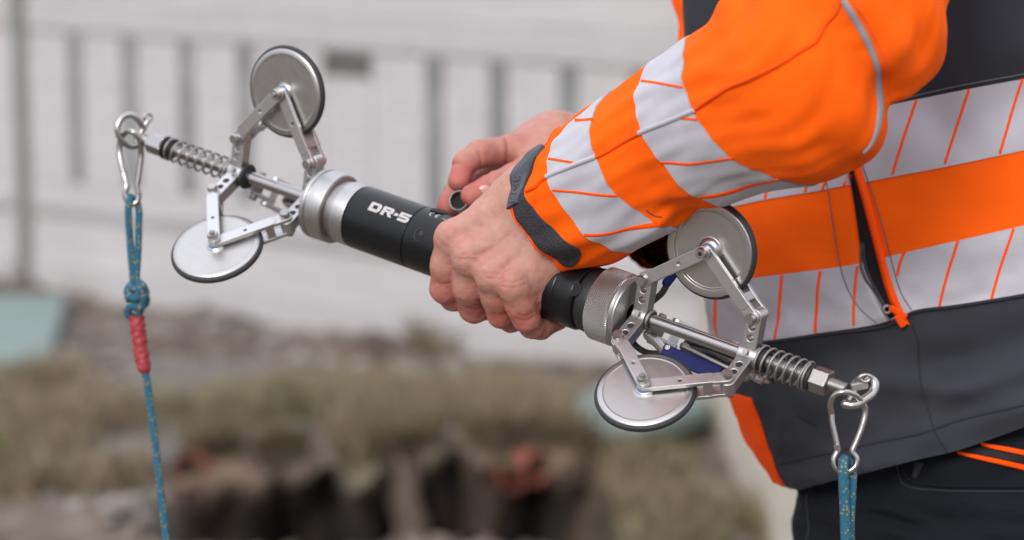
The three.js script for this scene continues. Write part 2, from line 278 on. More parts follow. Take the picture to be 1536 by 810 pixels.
// wheels and their pairs of arms
function wheelSet(tA, tB, apexR, deg, near, style, dt = 0) {
  const f = frameOf(deg), tm = (tA + tB) / 2 + (style ? .0006 : .0016) + dt, apex = new THREE.Vector2(tm, apexR), pa = new THREE.Vector2(tA, PIV), pb = new THREE.Vector2(tB, PIV), W = .0040;
  const loc = (x, y, z) => V(x, 0, 0).addScaledVector(f.r, y).addScaledVector(f.n, z * near);
  const nn = f.n.clone().multiplyScalar(near);
  // wheel
  const Rw = .0300, prof = style ?
    [[0, -.0030], [Rw - .0012, -.0030], [Rw, -.0021], [Rw, -.0018], [Rw - .0014, -.0008], [Rw - .0014, .0004], [Rw - .0004, .0012], [Rw - .0008, .0027], [Rw - .0012, .0031], [Rw - .0052, .0031], [Rw - .0056, .0027], [Rw - .0060, .0014], ...Array.from({ length: 16 }, (_, k) => [Rw - .0066 - k * .00095, .00135 + (k % 2 ? .00003 : 0) - k * .00001]), [.0080, .0012], [.0074, .0016], [.0062, .0040], [.0038, .0042], [.0036, .0042], [0, .0042]] :
    [[0, -.0030], [Rw - .0012, -.0030], [Rw, -.0021], [Rw, -.0018], [Rw - .0014, -.0008], [Rw - .0014, .0004], [Rw - .0004, .0012], [Rw - .0010, .0026], [Rw - .0040, .0031], [Rw - .0043, .0028], ...Array.from({ length: 18 }, (_, k) => [Rw - .0050 - k * .00100, .00275 + (k % 2 ? .000012 : 0)]), [.0062, .0027], [.0056, .0032], [.0050, .0042], [.0036, .0042], [0, .0042]];
  const wg = new THREE.LatheGeometry(prof.map(q => new THREE.Vector2(Math.max(q[0], 1e-5), q[1])), 96); wg.rotateX(Math.PI / 2); { const q = wg.attributes.position, uv = wg.attributes.uv; for (let i = 0; i < uv.count; i++) uv.setXY(i, q.getX(i) + deg * .013, q.getY(i) + style * .37); } if (near < 0) wg.rotateX(Math.PI);
  wg.translate(apex.x, apex.y, 0); const w = mesh('wheel', put(wg, f.m), M.aluDisc, tool);
  const ty = new THREE.TorusGeometry(Rw - .0006, .00195, 12, 96); ty.scale(1, 1, 1.15); ty.translate(apex.x, apex.y, -.0004 * near); mesh('tyre', put(ty, f.m), M.rubber, w);
  const br = new THREE.TorusGeometry(.0042, .0005, 8, 32); br.translate(apex.x, apex.y, .0042 * near); mesh('bearing_ring', put(br, f.m), M.blueRing, w);
  // arms
  const mk = (p, zi, holes) => {
    const L = p.distanceTo(apex), dir = new THREE.Vector2().subVectors(apex, p).normalize(), list = [];
    const at = k => new THREE.Vector2().copy(p).addScaledVector(dir, k), nrm = new THREE.Vector2(-dir.y, dir.x);
    for (const s of [1, -1]) {
      const z0 = zi, z1 = zi + .0028, zp0 = .0044, zp1 = .0069;
      const g1 = extr(stadium(at(.0105), apex, W, W + .0002, holes), s > 0 ? z0 : -z1, s > 0 ? z1 : -z0, .0004);   // long bar
      const g2 = extr(stadium(p, at(.0125), W + .0002, W - .0002, []), s > 0 ? zp0 : -zp1, s > 0 ? zp1 : -zp0, .0004);   // pivot end, set inwards
      list.push(g1, g2);
    }
    // cross-piece joining the two bars beyond the lug, clear of the wheel
    const q = [[.0098, -W + .0003], [.0150, -W + .0003], [.0150, W - .0003], [.0098, W - .0003]].map(([a, b]) => at(a).addScaledVector(nrm, b));
    list.push(extr(new THREE.Shape(q), -zi - .0006, zi + .0006, .0005));
    const outer = [[-.001, W - .0016], [.0185, W - .0016], [.0185, W - .0002], [-.001, W - .0002]].map(([a, b]) => at(a).addScaledVector(nrm, b * (p === pa ? -1 : 1)));
    const arm = mesh('arm', put(merge(list), f.m), M.alu, tool);
    mesh('pivot_bolt', bolt(loc(p.x, p.y, .0070), nn, .0035, .0036), M.steel, arm);
    mesh('pivot_nut', bolt(loc(p.x, p.y, -.0070), nn.clone().negate(), .0026, .003), M.steelDull, arm);
    return arm;
  };
  mk(pb, .0046, style ? [] : [[.45, .0011]]);
  const left = mk(pa, .0078, [[.52, .0012]]);
  const ab = mesh('axle_bolt', bolt(loc(apex.x, apex.y, .0106), nn, .0038, .0034), M.steel, left);
  if (style) { const s = new THREE.CylinderGeometry(.0015, .0015, .0002, 6); s.applyQuaternion(new THREE.Quaternion().setFromUnitVectors(V(0, 1, 0), nn)); s.translate(...loc(apex.x, apex.y, .0139).toArray()); mesh('socket', s, M.dark, left); }
  else mesh('axle_tip', bolt(loc(apex.x, apex.y, .0138), nn, .0018, .0022), M.steelDull, left);
  mesh('axle_nut', bolt(loc(apex.x, apex.y, -.0106), nn.clone().negate(), .0032, .003), M.steelDull, left);
}
wheelSet(tSL, tFL, .0672, 68, 1, 0); wheelSet(tSL, tFL, .0658, -52, -1, 0); wheelSet(tSL, tFL, .0672, 188, -1, 0);
wheelSet(tFR, tSR, .0570, 68, 1, 1); wheelSet(tFR, tSR, .0535, -52, -1, 0, -.0050); wheelSet(tFR, tSR, .0570, 188, -1, 0);
// blue sensor block under the right shaft with its black cable
{
  const at = (px, py, d) => tool.worldToLocal(P(px, py, d));
  const a = at(994, 527, 1.655), b = at(1082, 562, 1.645), dir = b.clone().sub(a), L = dir.length();
  const g = new RoundedBoxGeometry(L, .0098, .009, 3, .0012); g.translate(L / 2, 0, 0); g.applyQuaternion(new THREE.Quaternion().setFromUnitVectors(V(1, 0, 0), dir.normalize())); g.translate(a.x, a.y, a.z);
  const blk = mesh('sensor_block', g, M.blue, tool);
  mesh('block_screw', bolt(at(1001, 521, 1.6495), tool.worldToLocal(P(1001, 521, 1.55)).sub(at(1001, 521, 1.65)).normalize(), .0018, .0007), M.steel, blk);
  const lk = [at(972, 502, 1.66), at(986, 514, 1.66), at(1000, 530, 1.66)];
  mesh('sensor_link', tube(lk, .0034, 20, 8), M.alu, tool);
  mesh('cable', tube([at(1004, 418, 1.672), at(994, 438, 1.672), at(975, 455, 1.672), at(958, 470, 1.675), at(945, 492, 1.672), at(950, 514, 1.668), at(968, 528, 1.665), at(997, 531, 1.66)], .0021, 60, 10), M.rubber, tool);
  mesh('cable_gland', tube([at(1000, 424, 1.672), at(1010, 411, 1.672)], .0031, 8, 12), M.blue, tool);
  mesh('guide_rod', tube([at(1026, 520, 1.66), at(1080, 546, 1.65), at(1120, 566, 1.645)], .0030, 20, 10), M.steelDull, tool);
}
const AXL = tool; 

// shackles, snap hooks and ropes
const curve = (pts, d) => pts.map(q => P(q[0], q[1], d + (q[2] || 0)));
const depthL = toPx(axisPoint(tRodL))[2], depthR = toPx(axisPoint(tRodR))[2];
{
  const s = thing('shackle', 'steel bow shackle on the far left rod end of the tool', 'shackle');
  mesh('bow', tube(curve([[216, 193, .003], [208, 180, 0], [195, 172, -.003], [182, 178, -.005], [176, 194, -.006], [182, 210, -.004], [193, 219, 0], [204, 219, .003], [208, 211, .004]], depthL), .0021, 70, 12), M.steel, s);
  mesh('pin', tube(curve([[221, 182, .004], [213, 197, .003], [205, 213, .003]], depthL), .0019, 16, 10), M.steel, s);
  const e = new THREE.TorusGeometry(.0026, .0011, 10, 24); e.rotateY(.5); e.translate(...P(222, 176, depthL + .004).toArray()); mesh('pin_eye', e, M.steel, s);
  const r = thing('shackle', 'steel bow shackle on the near right rod end in front of the grey jacket', 'shackle');
  mesh('bow', tube(curve([[1283, 577, .004], [1291, 570, 0], [1302, 567, -.003], [1312, 575, -.004], [1309, 589, -.006], [1296, 600, -.010], [1281, 608, -.013], [1268, 606, -.012]], depthR + .004), .0029, 70, 12), M.steel, r);
  mesh('pin', tube(curve([[1288, 578, 0], [1280, 590, -.004], [1268, 607, -.010]], depthR + .004), .0021, 16, 10), M.steel, r);
  const q = new THREE.TorusGeometry(.0026, .0013, 10, 24); q.scale(1.2, .8, 1); q.translate(...P(1298, 567, depthR - .002).toArray()); mesh('pin_eye', q, M.steel, r);
  const lug = new RoundedBoxGeometry(.011, .006, .005, 2, .0015); lug.rotateZ(.2); lug.translate(...P(1289, 579, depthR + .001).toArray()); mesh('pin_head', lug, M.steelDull, r);
}
function ballNut(p, r, axis, len) { const g = new THREE.CylinderGeometry(r, r, len, 18); g.applyQuaternion(new THREE.Quaternion().setFromUnitVectors(V(0, 1, 0), axis.clone().normalize())); g.translate(p.x, p.y, p.z); return g; }
{
  const c = thing('snap_hook', 'pear-shaped steel snap hook hanging from the left shackle', 'carabiner');
  mesh('hook_body', tube(curve([[207, 274], [209, 258], [212, 230], [209, 210, -.004], [200, 198, -.006], [191, 197, -.003], [182, 206, 0.002], [179, 222, .004], [182, 246, .003], [187, 266, .002], [190, 280], [188, 291], [192, 302], [200, 306], [206, 302], [208, 290]], depthL - .002), .0021, 110, 12), M.steel, c);
  mesh('gate', tube(curve([[208, 290], [206, 278], [208, 266], [211, 240]], depthL - .0025), .0019, 24, 10), M.steelDull, c);
  const d = thing('snap_hook', 'pear-shaped steel snap hook hanging from the right shackle before the dark trousers', 'carabiner');
  mesh('hook_body', tube(curve([[1248, 622, 0], [1246, 606, -.003], [1252, 593, -.006], [1265, 588, -.008], [1280, 591, -.006], [1292, 602, -.002], [1298, 614, 0], [1294, 638, 0], [1285, 662, 0], [1279, 678, 0], [1285, 688, 0], [1283, 699, 0], [1275, 706, 0], [1263, 707, 0], [1254, 701, 0], [1251, 690, 0], [1257, 676, 0]], depthR - .006), .00185, 120, 12), M.steel, d);
  mesh('gate', tube(curve([[1257, 674], [1253, 655], [1249, 636], [1248, 622]], depthR - .0064), .00175, 24, 10), M.steel, d);
  mesh('gate_rivet', ballNut(P(1255, 671, depthR - .0085), .0017, V(0, 0, 1), .003), M.steel, d);
}
// braided cord: one tube with a braid pattern
const ropeMap = dataTex(256, 256, (i, j, u, v) => {
  const a = Math.floor((i + j) / 16) % 16, b = Math.floor((i - j + 256) / 16) % 16, over = (Math.floor(i / 16) + Math.floor(j / 16)) % 2;
  const hc = Math.sin(a * 12.9898 + b * 78.233) * 43758.5453, yel = hc - Math.floor(hc) > .925, n = .75 + .4 * r1();
  return yel ? [.72 * n, .60 * n, .24 * n] : [.17 * n, .39 * n + (a % 3) * .02, .49 * n + (b % 2) * .03];
}, true);
M.rope = std([1, 1, 1], { map: rep(ropeMap, 40, 40), roughness: .9, bumpMap: rep(T.rope, 110, 110), bumpScale: .0007 });
M.tape = std([.30, .03, .038], { roughness: .5, bumpMap: rep(T.cloth, 50, 50), bumpScale: .0003 });
{
  const d = depthL - .002;
  const r = thing('rope', 'thin blue cord with a knot and red tape hanging at left', 'rope');
  mesh('strand', tube(curve([[196, 296, .004], [193, 305, -.004], [193, 330, -.003], [195, 360], [198, 400], [201, 430]], d), .0026, 70, 12), M.rope, r);
  mesh('strand', tube(curve([[196, 296, .004], [203, 300, .004], [208, 312, .002], [208, 340], [207, 380], [205, 410], [204, 432]], d), .0025, 70, 12), M.rope, r);
  mesh('knot', tube(curve([[200, 425], [193, 432, -.005], [192, 441, -.006], [203, 447, -.008], [216, 443, -.005], [219, 452, -.002], [211, 460, -.006], [198, 459, -.006], [192, 464, -.004], [193, 472, -.001], [199, 476]], d), .0029, 100, 12), M.rope, r);
  mesh('knot', tube(curve([[206, 422, .001], [215, 430, -.001], [218, 442, .003], [206, 452, .005], [195, 450, .004], [194, 438, -.003], [206, 434, -.008], [215, 448, -.007], [210, 466, -.003], [206, 478]], d), .0028, 100, 12), M.rope, r);
  const tp = gridGeo(20, 40, (u, v) => { const a = u * Math.PI * 2, f = v, x = lerp(205, 217, Math.pow(f, 1.15)), y = lerp(474, 560, f), rr = .0057 * (1 - .12 * f) * (1 + .10 * noise2(f * 7, Math.cos(a) * 1.2) + .05 * noise2(f * 18, Math.sin(a) * 2)) * (f > .94 ? lerp(1, .6, (f - .94) / .06) : 1); const c = P(x, y, d); return c.addScaledVector(CR, Math.cos(a) * rr).addScaledVector(CF, -Math.sin(a) * rr); }, (u, v) => [u * .035, v * .04]);
  mesh('red_tape', tp, M.tape, r);
  mesh('strand', tube(curve([[217, 552], [223, 590], [231, 650], [239, 720], [246, 780], [250, 815], [258, 900], [268, 1000]], d), .0026, 90, 12), M.rope, r);
  const e = depthR - .006;
  const q = thing('rope', 'thin doubled blue cord hanging at right in front of the trousers', 'rope');
  mesh('strand', tube(curve([[1267, 689, .004], [1265, 694, -.003], [1265, 712, -.004], [1267, 760, -.002], [1269, 820], [1270, 1000]], e), .0031, 80, 12), M.rope, q);
  mesh('strand', tube(curve([[1267, 689, .004], [1274, 695, .006], [1278, 708, .005], [1277, 740, .004], [1275, 780, .004], [1275, 820, .005], [1276, 1000, .005]], e), .0029, 80, 12), M.rope, q);
}
// ------------------------------------------------------------------ the place behind: ground with a pit, barriers, loose pieces
const hash = (x, y) => { const s = Math.sin(x * 127.1 + y * 311.7) * 43758.5453; return s - Math.floor(s); };
const PX0 = G(295, 700).x, PX1 = G(870, 700).x, ZR = -G(600, 710).z;     // pit: left and right end, distance of the far rim
const pitMask = x => sstep(PX0 - .10, PX0 + .08, x + .05 * noise2(x * 9, 3)) * (1 - sstep(PX1 - .08, PX1 + .12, x + .05 * noise2(x * 9, 8)));
const groundH = (x, z) => { const near = 1 - sstep(12, 30, Math.hypot(x, z)); return near * (.035 * fbm2(x * 1.3, z * 1.3, 3) + .016 * fbm2(x * 7, z * 7, 3)) + .05 * sstep(.5, 0, Math.abs(z + ZR + .22)) * pitMask(x); };
{
  const xs = [], zs = []; // non-uniform grid, fine where the picture sees it
  for (let i = -70; i <= 70; i++) { const f = i / 70; xs.push(Math.sign(f) * (2.1 * Math.abs(f) + 500 * Math.pow(Math.abs(f), 14))); }
  const zr = [];  // rows: {z, pit z, pit y}
  for (let z = 600; z > 12; z *= .86) zr.push({ z });
  for (let z = 11.5; z > 5.75; z -= .055) zr.push({ z });
  const prof = [[5.70, 5.70, 0], [5.62, 5.62, 0], [5.54, 5.54, 0], [5.47, 5.47, 0], [5.41, 5.41, 0], [5.36, 5.36, 0], [5.32, 5.325, 0.0], [5.29, 5.315, -.02], [5.26, 5.345, -.05], [5.22, 5.40, -.10], [5.17, 5.45, -.2], [5.12, 5.47, -.35], [5.06, 5.44, -.52], [5.0, 5.2, -.55], [4.94, 5.0, -.55], [4.88, 4.85, -.5], [4.82, 4.74, -.3], [4.77, 4.70, -.12], [4.72, 4.68, -.02], [4.66, 4.66, 0]];
  for (const [z, pz, py] of prof) zr.push({ z: z, pz, py });
  for (let z = 4.6; z > .5; z -= .07) zr.push({ z });
  for (const z of [0, -1, -3, -8, -20, -60, -200, -600]) zr.push({ z });
  const shift = ZR - 5.32, nx = xs.length, p = [], col = [], uv = [], idx = [];
  const c = new THREE.Color();
  zr.forEach((r, j) => xs.forEach((x, i) => {
    const m = r.pz !== undefined ? pitMask(x) : 0, jit = .20 * fbm2(x * 3.4, 1.7, 3) + .05 * noise2(x * 16, 5);
    let z = r.z + (r.pz !== undefined ? shift : 0), zz = m ? lerp(z, r.pz + shift + jit * (r.py < -.01 ? 1 : .8), m) : z, y = groundH(x, -z) + (m ? r.py * m : 0);
    if (m && r.py < -.01) zz += m * (.05 * noise2(x * 9, r.py * 14) + .03 * noise2(x * 25, r.py * 30));
    p.push(x, y, -zz); uv.push(x, -zz);
    // soil, gravel, worn grass
    const g1 = fbm2(x * 1.1 + 4, z * 1.1, 4), g2 = fbm2(x * .7 - 9, z * 1.6, 3), g3 = fbm2(x * 5, z * 5, 3);
    let R = .178, Gc = .137, B = .104;                               // dry soil
    const gr = sstep(-.05, .45, g1 + .25 * g3 + (z < 5.7 && z > 5 ? .3 : 0) - (z > 5.9 ? .3 : 0)); R = lerp(R, .165, gr); Gc = lerp(Gc, .140, gr); B = lerp(B, .10, gr);
    const gv = sstep(.1, .5, g2 - .1 * g3 + (x < -.7 && z > 5.6 && z < 7 ? .3 : 0)); R = lerp(R, .20, gv); Gc = lerp(Gc, .175, gv); B = lerp(B, .15, gv);
    { const br = sstep(5.9, 6.3, z) * sstep(-.3, .4, fbm2(x * 2.2 + 60, z * 2.2, 3) + .2); R = lerp(R, .135, br); Gc = lerp(Gc, .098, br); B = lerp(B, .072, br); }
    { const rd = Math.exp(-(((z - ZR - .02) / .12) ** 2)) * (Math.exp(-(((x - PX0) / .14) ** 2)) + Math.exp(-(((x - PX1 + .1) / .2) ** 2))); R = lerp(R, .17, rd * .7); Gc = lerp(Gc, .095, rd * .7); B = lerp(B, .065, rd * .7); }
    if (z > 7.6) { R = .15; Gc = .148; B = .135; }
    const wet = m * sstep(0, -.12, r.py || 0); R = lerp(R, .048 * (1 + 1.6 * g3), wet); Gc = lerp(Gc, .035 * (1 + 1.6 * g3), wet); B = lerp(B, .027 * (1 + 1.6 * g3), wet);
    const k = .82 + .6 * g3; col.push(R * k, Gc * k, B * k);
  }));
  for (let j = 0; j < zr.length - 1; j++) for (let i = 0; i < nx - 1; i++) { const a = j * nx + i, b = a + 1, d = a + nx, e = d + 1; idx.push(a, d, b, b, d, e); }
  const g = new THREE.BufferGeometry(); g.setAttribute('position', new THREE.Float32BufferAttribute(p, 3)); g.setAttribute('color', new THREE.Float32BufferAttribute(col, 3)); g.setAttribute('uv', new THREE.Float32BufferAttribute(uv, 2)); g.setIndex(idx); g.computeVertexNormals();
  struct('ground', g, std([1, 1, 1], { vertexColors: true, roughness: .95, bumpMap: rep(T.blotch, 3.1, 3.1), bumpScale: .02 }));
}
const SLABS = [[[-60, 545], [70, 545], [97, 450], [-60, 450]], [[836, 648], [935, 690], [1060, 640], [1030, 606], [905, 606]], [[150, 602], [330, 606], [490, 575], [420, 548], [230, 548]], [[120, 690], [270, 695], [305, 660], [160, 648]]].map(q => q.map(p => { const g = G(p[0], p[1], .02); return [g.x, -g.z]; }));
const onSlab = (x, z) => SLABS.some(q => { let c = false; for (let i = 0, j = q.length - 1; i < q.length; j = i++) if ((q[i][1] > z) !== (q[j][1] > z) && x < (q[j][0] - q[i][0]) * (z - q[i][1]) / (q[j][1] - q[i][1]) + q[i][0]) c = !c; return c; });
{ // pebbles and grass, each one mass nobody could count
  const r = rng(77), n = 3600, g = new THREE.IcosahedronGeometry(1, 1), pos = g.attributes.position;
  for (let i = 0; i < pos.count; i++) { const v = V(pos.getX(i), pos.getY(i), pos.getZ(i)); v.multiplyScalar(1 + .25 * noise3(v.x * 1.3, v.y * 1.3, v.z * 1.3)); pos.setXYZ(i, v.x, v.y * .6, v.z); } g.computeVertexNormals();
  const im = new THREE.InstancedMesh(g, std([1, 1, 1], { roughness: .9 }), n); im.name = 'gravel'; im.userData.kind = 'stuff'; im.userData.label = 'grey gravel scattered over the soil'; shade(im);
  const m = new THREE.Matrix4(), c = new THREE.Color(); let k = 0;
  while (k < n) { const z = 4.4 + r() * 3.6, x = (r() - .5) * 3.4, d = fbm2(x * .7 - 9, z * 1.6, 3) + (x < -.55 && z > 5.5 && z < 7 ? .35 : 0); if (d < .05 + .3 * r() && r() > .12) continue; if (onSlab(x, z)) continue; if (pitMask(x) > .3 && z < ZR + .1) continue; const s = .006 + .022 * Math.pow(r(), 3); m.makeRotationY(r() * 6.28).scale(V(s, s, s * (.7 + r() * .5))); m.setPosition(x, groundH(x, -z) + s * .2, -z); im.setMatrixAt(k, m); const b = .10 + .20 * r(); im.setColorAt(k, c.setRGB(b, b * .90, b * .80)); k++; }
  scene.add(im);
  const blade = new THREE.BufferGeometry(); const bp = [], bi = [];
  for (let q = 0; q < 4; q++) { const h = q / 3, w = .0022 * (1 - h * .85), y = h, z = .45 * h * h; bp.push(-w, y * .06, z * .06, w, y * .06, z * .06); if (q < 3) bi.push(q * 2, q * 2 + 1, q * 2 + 3, q * 2, q * 2 + 3, q * 2 + 2); }
  blade.setAttribute('position', new THREE.Float32BufferAttribute(bp, 3)); blade.setIndex(bi); blade.computeVertexNormals();
  const ng = 60000, ig = new THREE.InstancedMesh(blade, std([1, 1, 1], { roughness: .9, side: THREE.DoubleSide }), ng); ig.name = 'grass'; ig.userData.kind = 'stuff'; ig.userData.label = 'worn dry grass growing round the pit'; shade(ig);
  k = 0; let guard = 0; const e = new THREE.Euler();
  while (k < ng && guard++ < 2e6) {
    const rim = r() < .02, z = rim ? ZR + .02 + .10 * r() * r() : 4.3 + r() * 3.3, x = rim ? lerp(PX0 - .15, PX1 + .15, r()) : (r() - .5) * 3.2, d = (rim ? .35 + .5 * noise2(x * 7, 4) : 0) + fbm2(x * 1.1 + 4, z * 1.1, 4) + .25 * fbm2(x * 5, z * 5, 3) + (z < 5.7 && z > 5 ? .3 : 0) - (z > 5.9 ? .34 : 0) - (x < -.5 ? .12 : 0);
    if (d < .05 + .35 * r() || onSlab(x, z)) continue; if (pitMask(x) > .4 && z < ZR + .015 + .22 * fbm2(x * 3.4, 1.7, 3) + .06 * r()) continue; if (r() < .55 * sstep(-.1, .35, fbm2(x * 3.1 + 70, z * 3.6, 3))) continue;
    e.set((r() - .5) * .9 + (rim ? .9 * r() : 0), rim ? (r() - .5) * 2 : r() * 6.28, (r() - .5) * .9); m.makeRotationFromEuler(e); const s = (.5 + 1.1 * r()) * (rim ? .95 : 1); m.scale(V(rim ? 1.8 : 1.2, s, s)); m.setPosition(x, groundH(x, -z) - .003, -z); ig.setMatrixAt(k, m);
    const dry = r(); ig.setColorAt(k, (q => dry < .86 - .45 * sstep(.1, .5, fbm2(x * 1.9 + 30, z * 2.4, 2)) ? c.setRGB(q * 1.12, q * .86, q * .58) : c.setRGB(q * .95, q * .92, q * .42))(.15 + .22 * r() * r())); k++;
  }
  ig.count = k; scene.add(ig);
}
// barriers
const F0 = G(0, 420), F1 = G(885, 549), FD = F1.clone().sub(F0).setY(0).normalize(), FN = V(-FD.z, 0, FD.x); if (FN.dot(CF) > 0) FN.negate();
const CORNER = F0.clone().addScaledVector(FD, (() => { // where the two barriers meet
  let s = 0; while (toPx(F0.clone().addScaledVector(FD, s))[0] < 1046) s += .005; return s; })());
const fAt = (px, py) => { const r = ray(px, py), d = FN.dot(F0.clone().sub(CP)) / FN.dot(r), q = P(px, py, d).sub(F0); return [q.dot(FD), q.y]; };
M.plastic = phy([.525, .51, .525], { roughness: .55, bumpMap: rep(T.blotch, 2, 2), bumpScale: .004, map: dataTex(256, 256, (i, j, u, v) => { const a = .92 + .15 * tileNoise(u, v, 4, 9, 5) - .10 * Math.pow(Math.max(0, tileNoise(u, v * .3, 14, 19, 2)), 2); return [a, a * .99, a * .97]; }) });
M.cream = phy([.57, .52, .445], { roughness: .6, bumpMap: rep(T.blotch, 2, 2), bumpScale: .004 });
M.post = std([.19, .20, .175], { roughness: .6, metalness: .3 });
function barrier(label, origin, dir, nrm, L, gapsAt, slot, mat, yTop, yG0, yG1) {
  const b = thing('site_barrier', label, 'barrier', origin, undefined);
  const q = new THREE.Matrix4().makeBasis(dir, V(0, 1, 0), nrm); b.quaternion.setFromRotationMatrix(q);
  const bx = (n, x0, x1, y0, y1, z0, z1, rr = .006, m = mat) => { const g = new RoundedBoxGeometry(x1 - x0, y1 - y0, z1 - z0, 2, rr); g.translate((x0 + x1) / 2, (y0 + y1) / 2, (z0 + z1) / 2); return mesh(n, g, m, b); };
  bx('bottom_board', 0, L, -.03, yG0, -.045, 0, .008);
  bx('kick_rib', .012, L - .012, -.02, .075, 0.0005, .016, .005);
  bx('board_rib', .012, L - .012, yG0 - .085, yG0 - .055, .0005, .012, .004);
  bx('rail', 0, L, yG1, yG1 + .085, -.045, .004, .012);
  bx('top_board', .004, L - .004, yG1 + .086, yTop, -.042, -.001, .004);
  bx('top_rail', 0, L, yTop + .001, yTop + .05, -.045, .012, .012);
  let x = 0; const cut = [...gapsAt, [L, 0]];
  for (const [g, w] of cut) { const e = w ? g - w / 2 : L; if (e - x > .01) {
    if (slot && slot[0] > x && slot[1] < e) { bx('slat', x, slot[0], yG0 + .0005, yG1 - .0005, -.02, -.003); bx('slat', slot[1], e, yG0 + .0005, yG1 - .0005, -.02, -.003); bx('slat', slot[0] + .0005, slot[1] - .0005, yG0 + .0005, slot[2], -.02, -.003); bx('slot_head', slot[0] + .0005, slot[1] - .0005, slot[3], yG1 - .0005, -.02, -.003, .003); bx('slot_back', slot[0] - .01, slot[1] + .01, slot[2] - .01, slot[3] + .01, -.030, -.0225, .002, std([.13, .12, .11], {})); }
    else bx('slat', x, e, yG0 + .0005, yG1 - .0005, -.02, -.003); } x = w ? g + w / 2 : L; }
  for (const fx of [.12, L - .12]) bx('foot', fx - .06, fx + .06, -.01, .029, -.24, -.002, .012, M.rubber);
  return b;
}
{
  const s0 = fAt(46, 300)[0], yG1 = (fAt(112, 47)[1] + fAt(372, 71)[1]) / 2, yG0 = (fAt(112, 278)[1] + fAt(280, 300)[1]) / 2;
  const L = CORNER.clone().sub(F0).dot(FD) - s0, gaps = [];
  for (const [x, y] of [[112, 180], [194, 190], [279, 190], [367, 200], [650, 210], [745, 200], [851, 170], [958, 180], [1020, 200]]) { const s = fAt(x, y)[0] - s0; if (s < L - .05) gaps.push([s, .054]); }
  const a = fAt(482, 100), c = fAt(556, 120), hh = fAt(520, 84)[1];
  console.log('fence', s0, L, yG0, yG1, gaps.map(g => g[0].toFixed(3)).join(' '));
  barrier('long pale grey slatted site barrier filling the background behind the tool', F0.clone().addScaledVector(FD, s0), FD, FN, L, gaps, [a[0] - s0, c[0] - s0, c[1], hh], M.plastic, yG1 + .085 + .26, yG0, yG1);
  barrier('pale site barrier cut off by the left edge of the photo', F0.clone().addScaledVector(FD, s0 - .06 - 1.6), FD, FN, 1.6, [[.2, .05], [.4, .05], [.6, .05], [1.0, .05], [1.2, .05], [1.4, .05]], null, M.plastic, yG1 + .085 + .26, yG0, yG1);
  const pg = new THREE.CylinderGeometry(.021, .021, 1.15, 16); pg.translate(0, .575, 0);
  const post = thing('barrier_post', 'dark slim post in the joint between the two pale barriers', 'post', F0.clone().addScaledVector(FD, s0 - .032).addScaledVector(FN, -.03)); mesh('pole', pg, M.post, post);
  const pb = new RoundedBoxGeometry(.10, .04, .16, 2, .01); pb.translate(0, .0, -.03); mesh('base', pb, M.rubber, post);
  const cEnd = G(1163, 810), d2 = cEnd.clone().sub(CORNER).setY(0).normalize(), n2 = V(-d2.z, 0, d2.x); if (n2.dot(CF) > 0 ) n2.negate();
  const nn = V(d2.z, 0, -d2.x); const nrm = nn.x < 0 ? nn : nn.clone().negate();
  barrier('cream site barrier running towards the camera behind the worker', CORNER.clone().addScaledVector(d2, .05), d2, d2.clone().cross(V(0, 1, 0)), 2.0, [[.3, .05], [.5, .05], [.7, .05], [1.3, .05], [1.5, .05], [1.7, .05]], null, M.cream, yG1 + .085 + .26, yG0, yG1);
}
// loose pieces on the ground
function slab(name, label, cat, quad, th, mat, group) { // flat piece lying on the ground, outline by four ground pixels
  const pts = quad.map(q => G(q[0], q[1], .02)), c = pts.reduce((a, b) => a.add(b), V(0, 0, 0)).multiplyScalar(1 / pts.length);
  const s = new THREE.Shape(pts.map(p => new THREE.Vector2(p.x - c.x, -(p.z - c.z)))); const g = new THREE.ExtrudeGeometry(s, { depth: th, bevelEnabled: true, bevelSize: .006, bevelThickness: .006, bevelSegments: 2 }); g.rotateX(-Math.PI / 2);
  const m = mesh(name, g, mat); m.position.copy(c).setY(cat === 'board' ? Math.max(...pts.map(p => groundH(p.x, p.z)), groundH(c.x, c.z)) - .012 : groundH(c.x, c.z) - th * .55); tag(m, label, cat, group); return m;
}
M.teal = std([.185, .24, .225], { roughness: .6, bumpMap: rep(T.blotch, 3, 3), bumpScale: .01 });
M.stone = std([.165, .15, .138], { roughness: .9, bumpMap: rep(T.blotch, 4, 4), bumpScale: .02, map: dataTex(128, 128, (i, j, u, v) => .85 + .15 * tileNoise(u, v, 5, 4, 4)) });
M.orangePipe = std([.30, .085, .055], { roughness: .8, bumpMap: rep(T.blotch, 9, 9), bumpScale: .004 });
slab('board', 'pale teal board lying on the soil at the far left edge', 'board', [[-60, 545], [70, 545], [97, 450], [-60, 450]], .035, M.teal);
slab('board', 'pale teal board lying on the ground under the lower right wheel', 'board', [[836, 648], [935, 690], [1060, 640], [1030, 606], [905, 606]], .03, M.teal);
slab('stone_slab', 'larger grey stone slab on the soil behind the hanging left cord', 'stone slab', [[150, 602], [330, 606], [490, 575], [420, 548], [230, 548]], .05, M.stone);
slab('stone_slab', 'smaller grey stone slab on the ground nearer the pit, left of the cord', 'stone slab', [[120, 690], [270, 695], [305, 660], [160, 648]], .04, M.stone);
slab('stone_slab', 'flat grey stone slab in the middle distance right of the cord', 'stone slab', [[430, 560], [660, 575], [690, 552], [480, 540]], .03, M.stone);
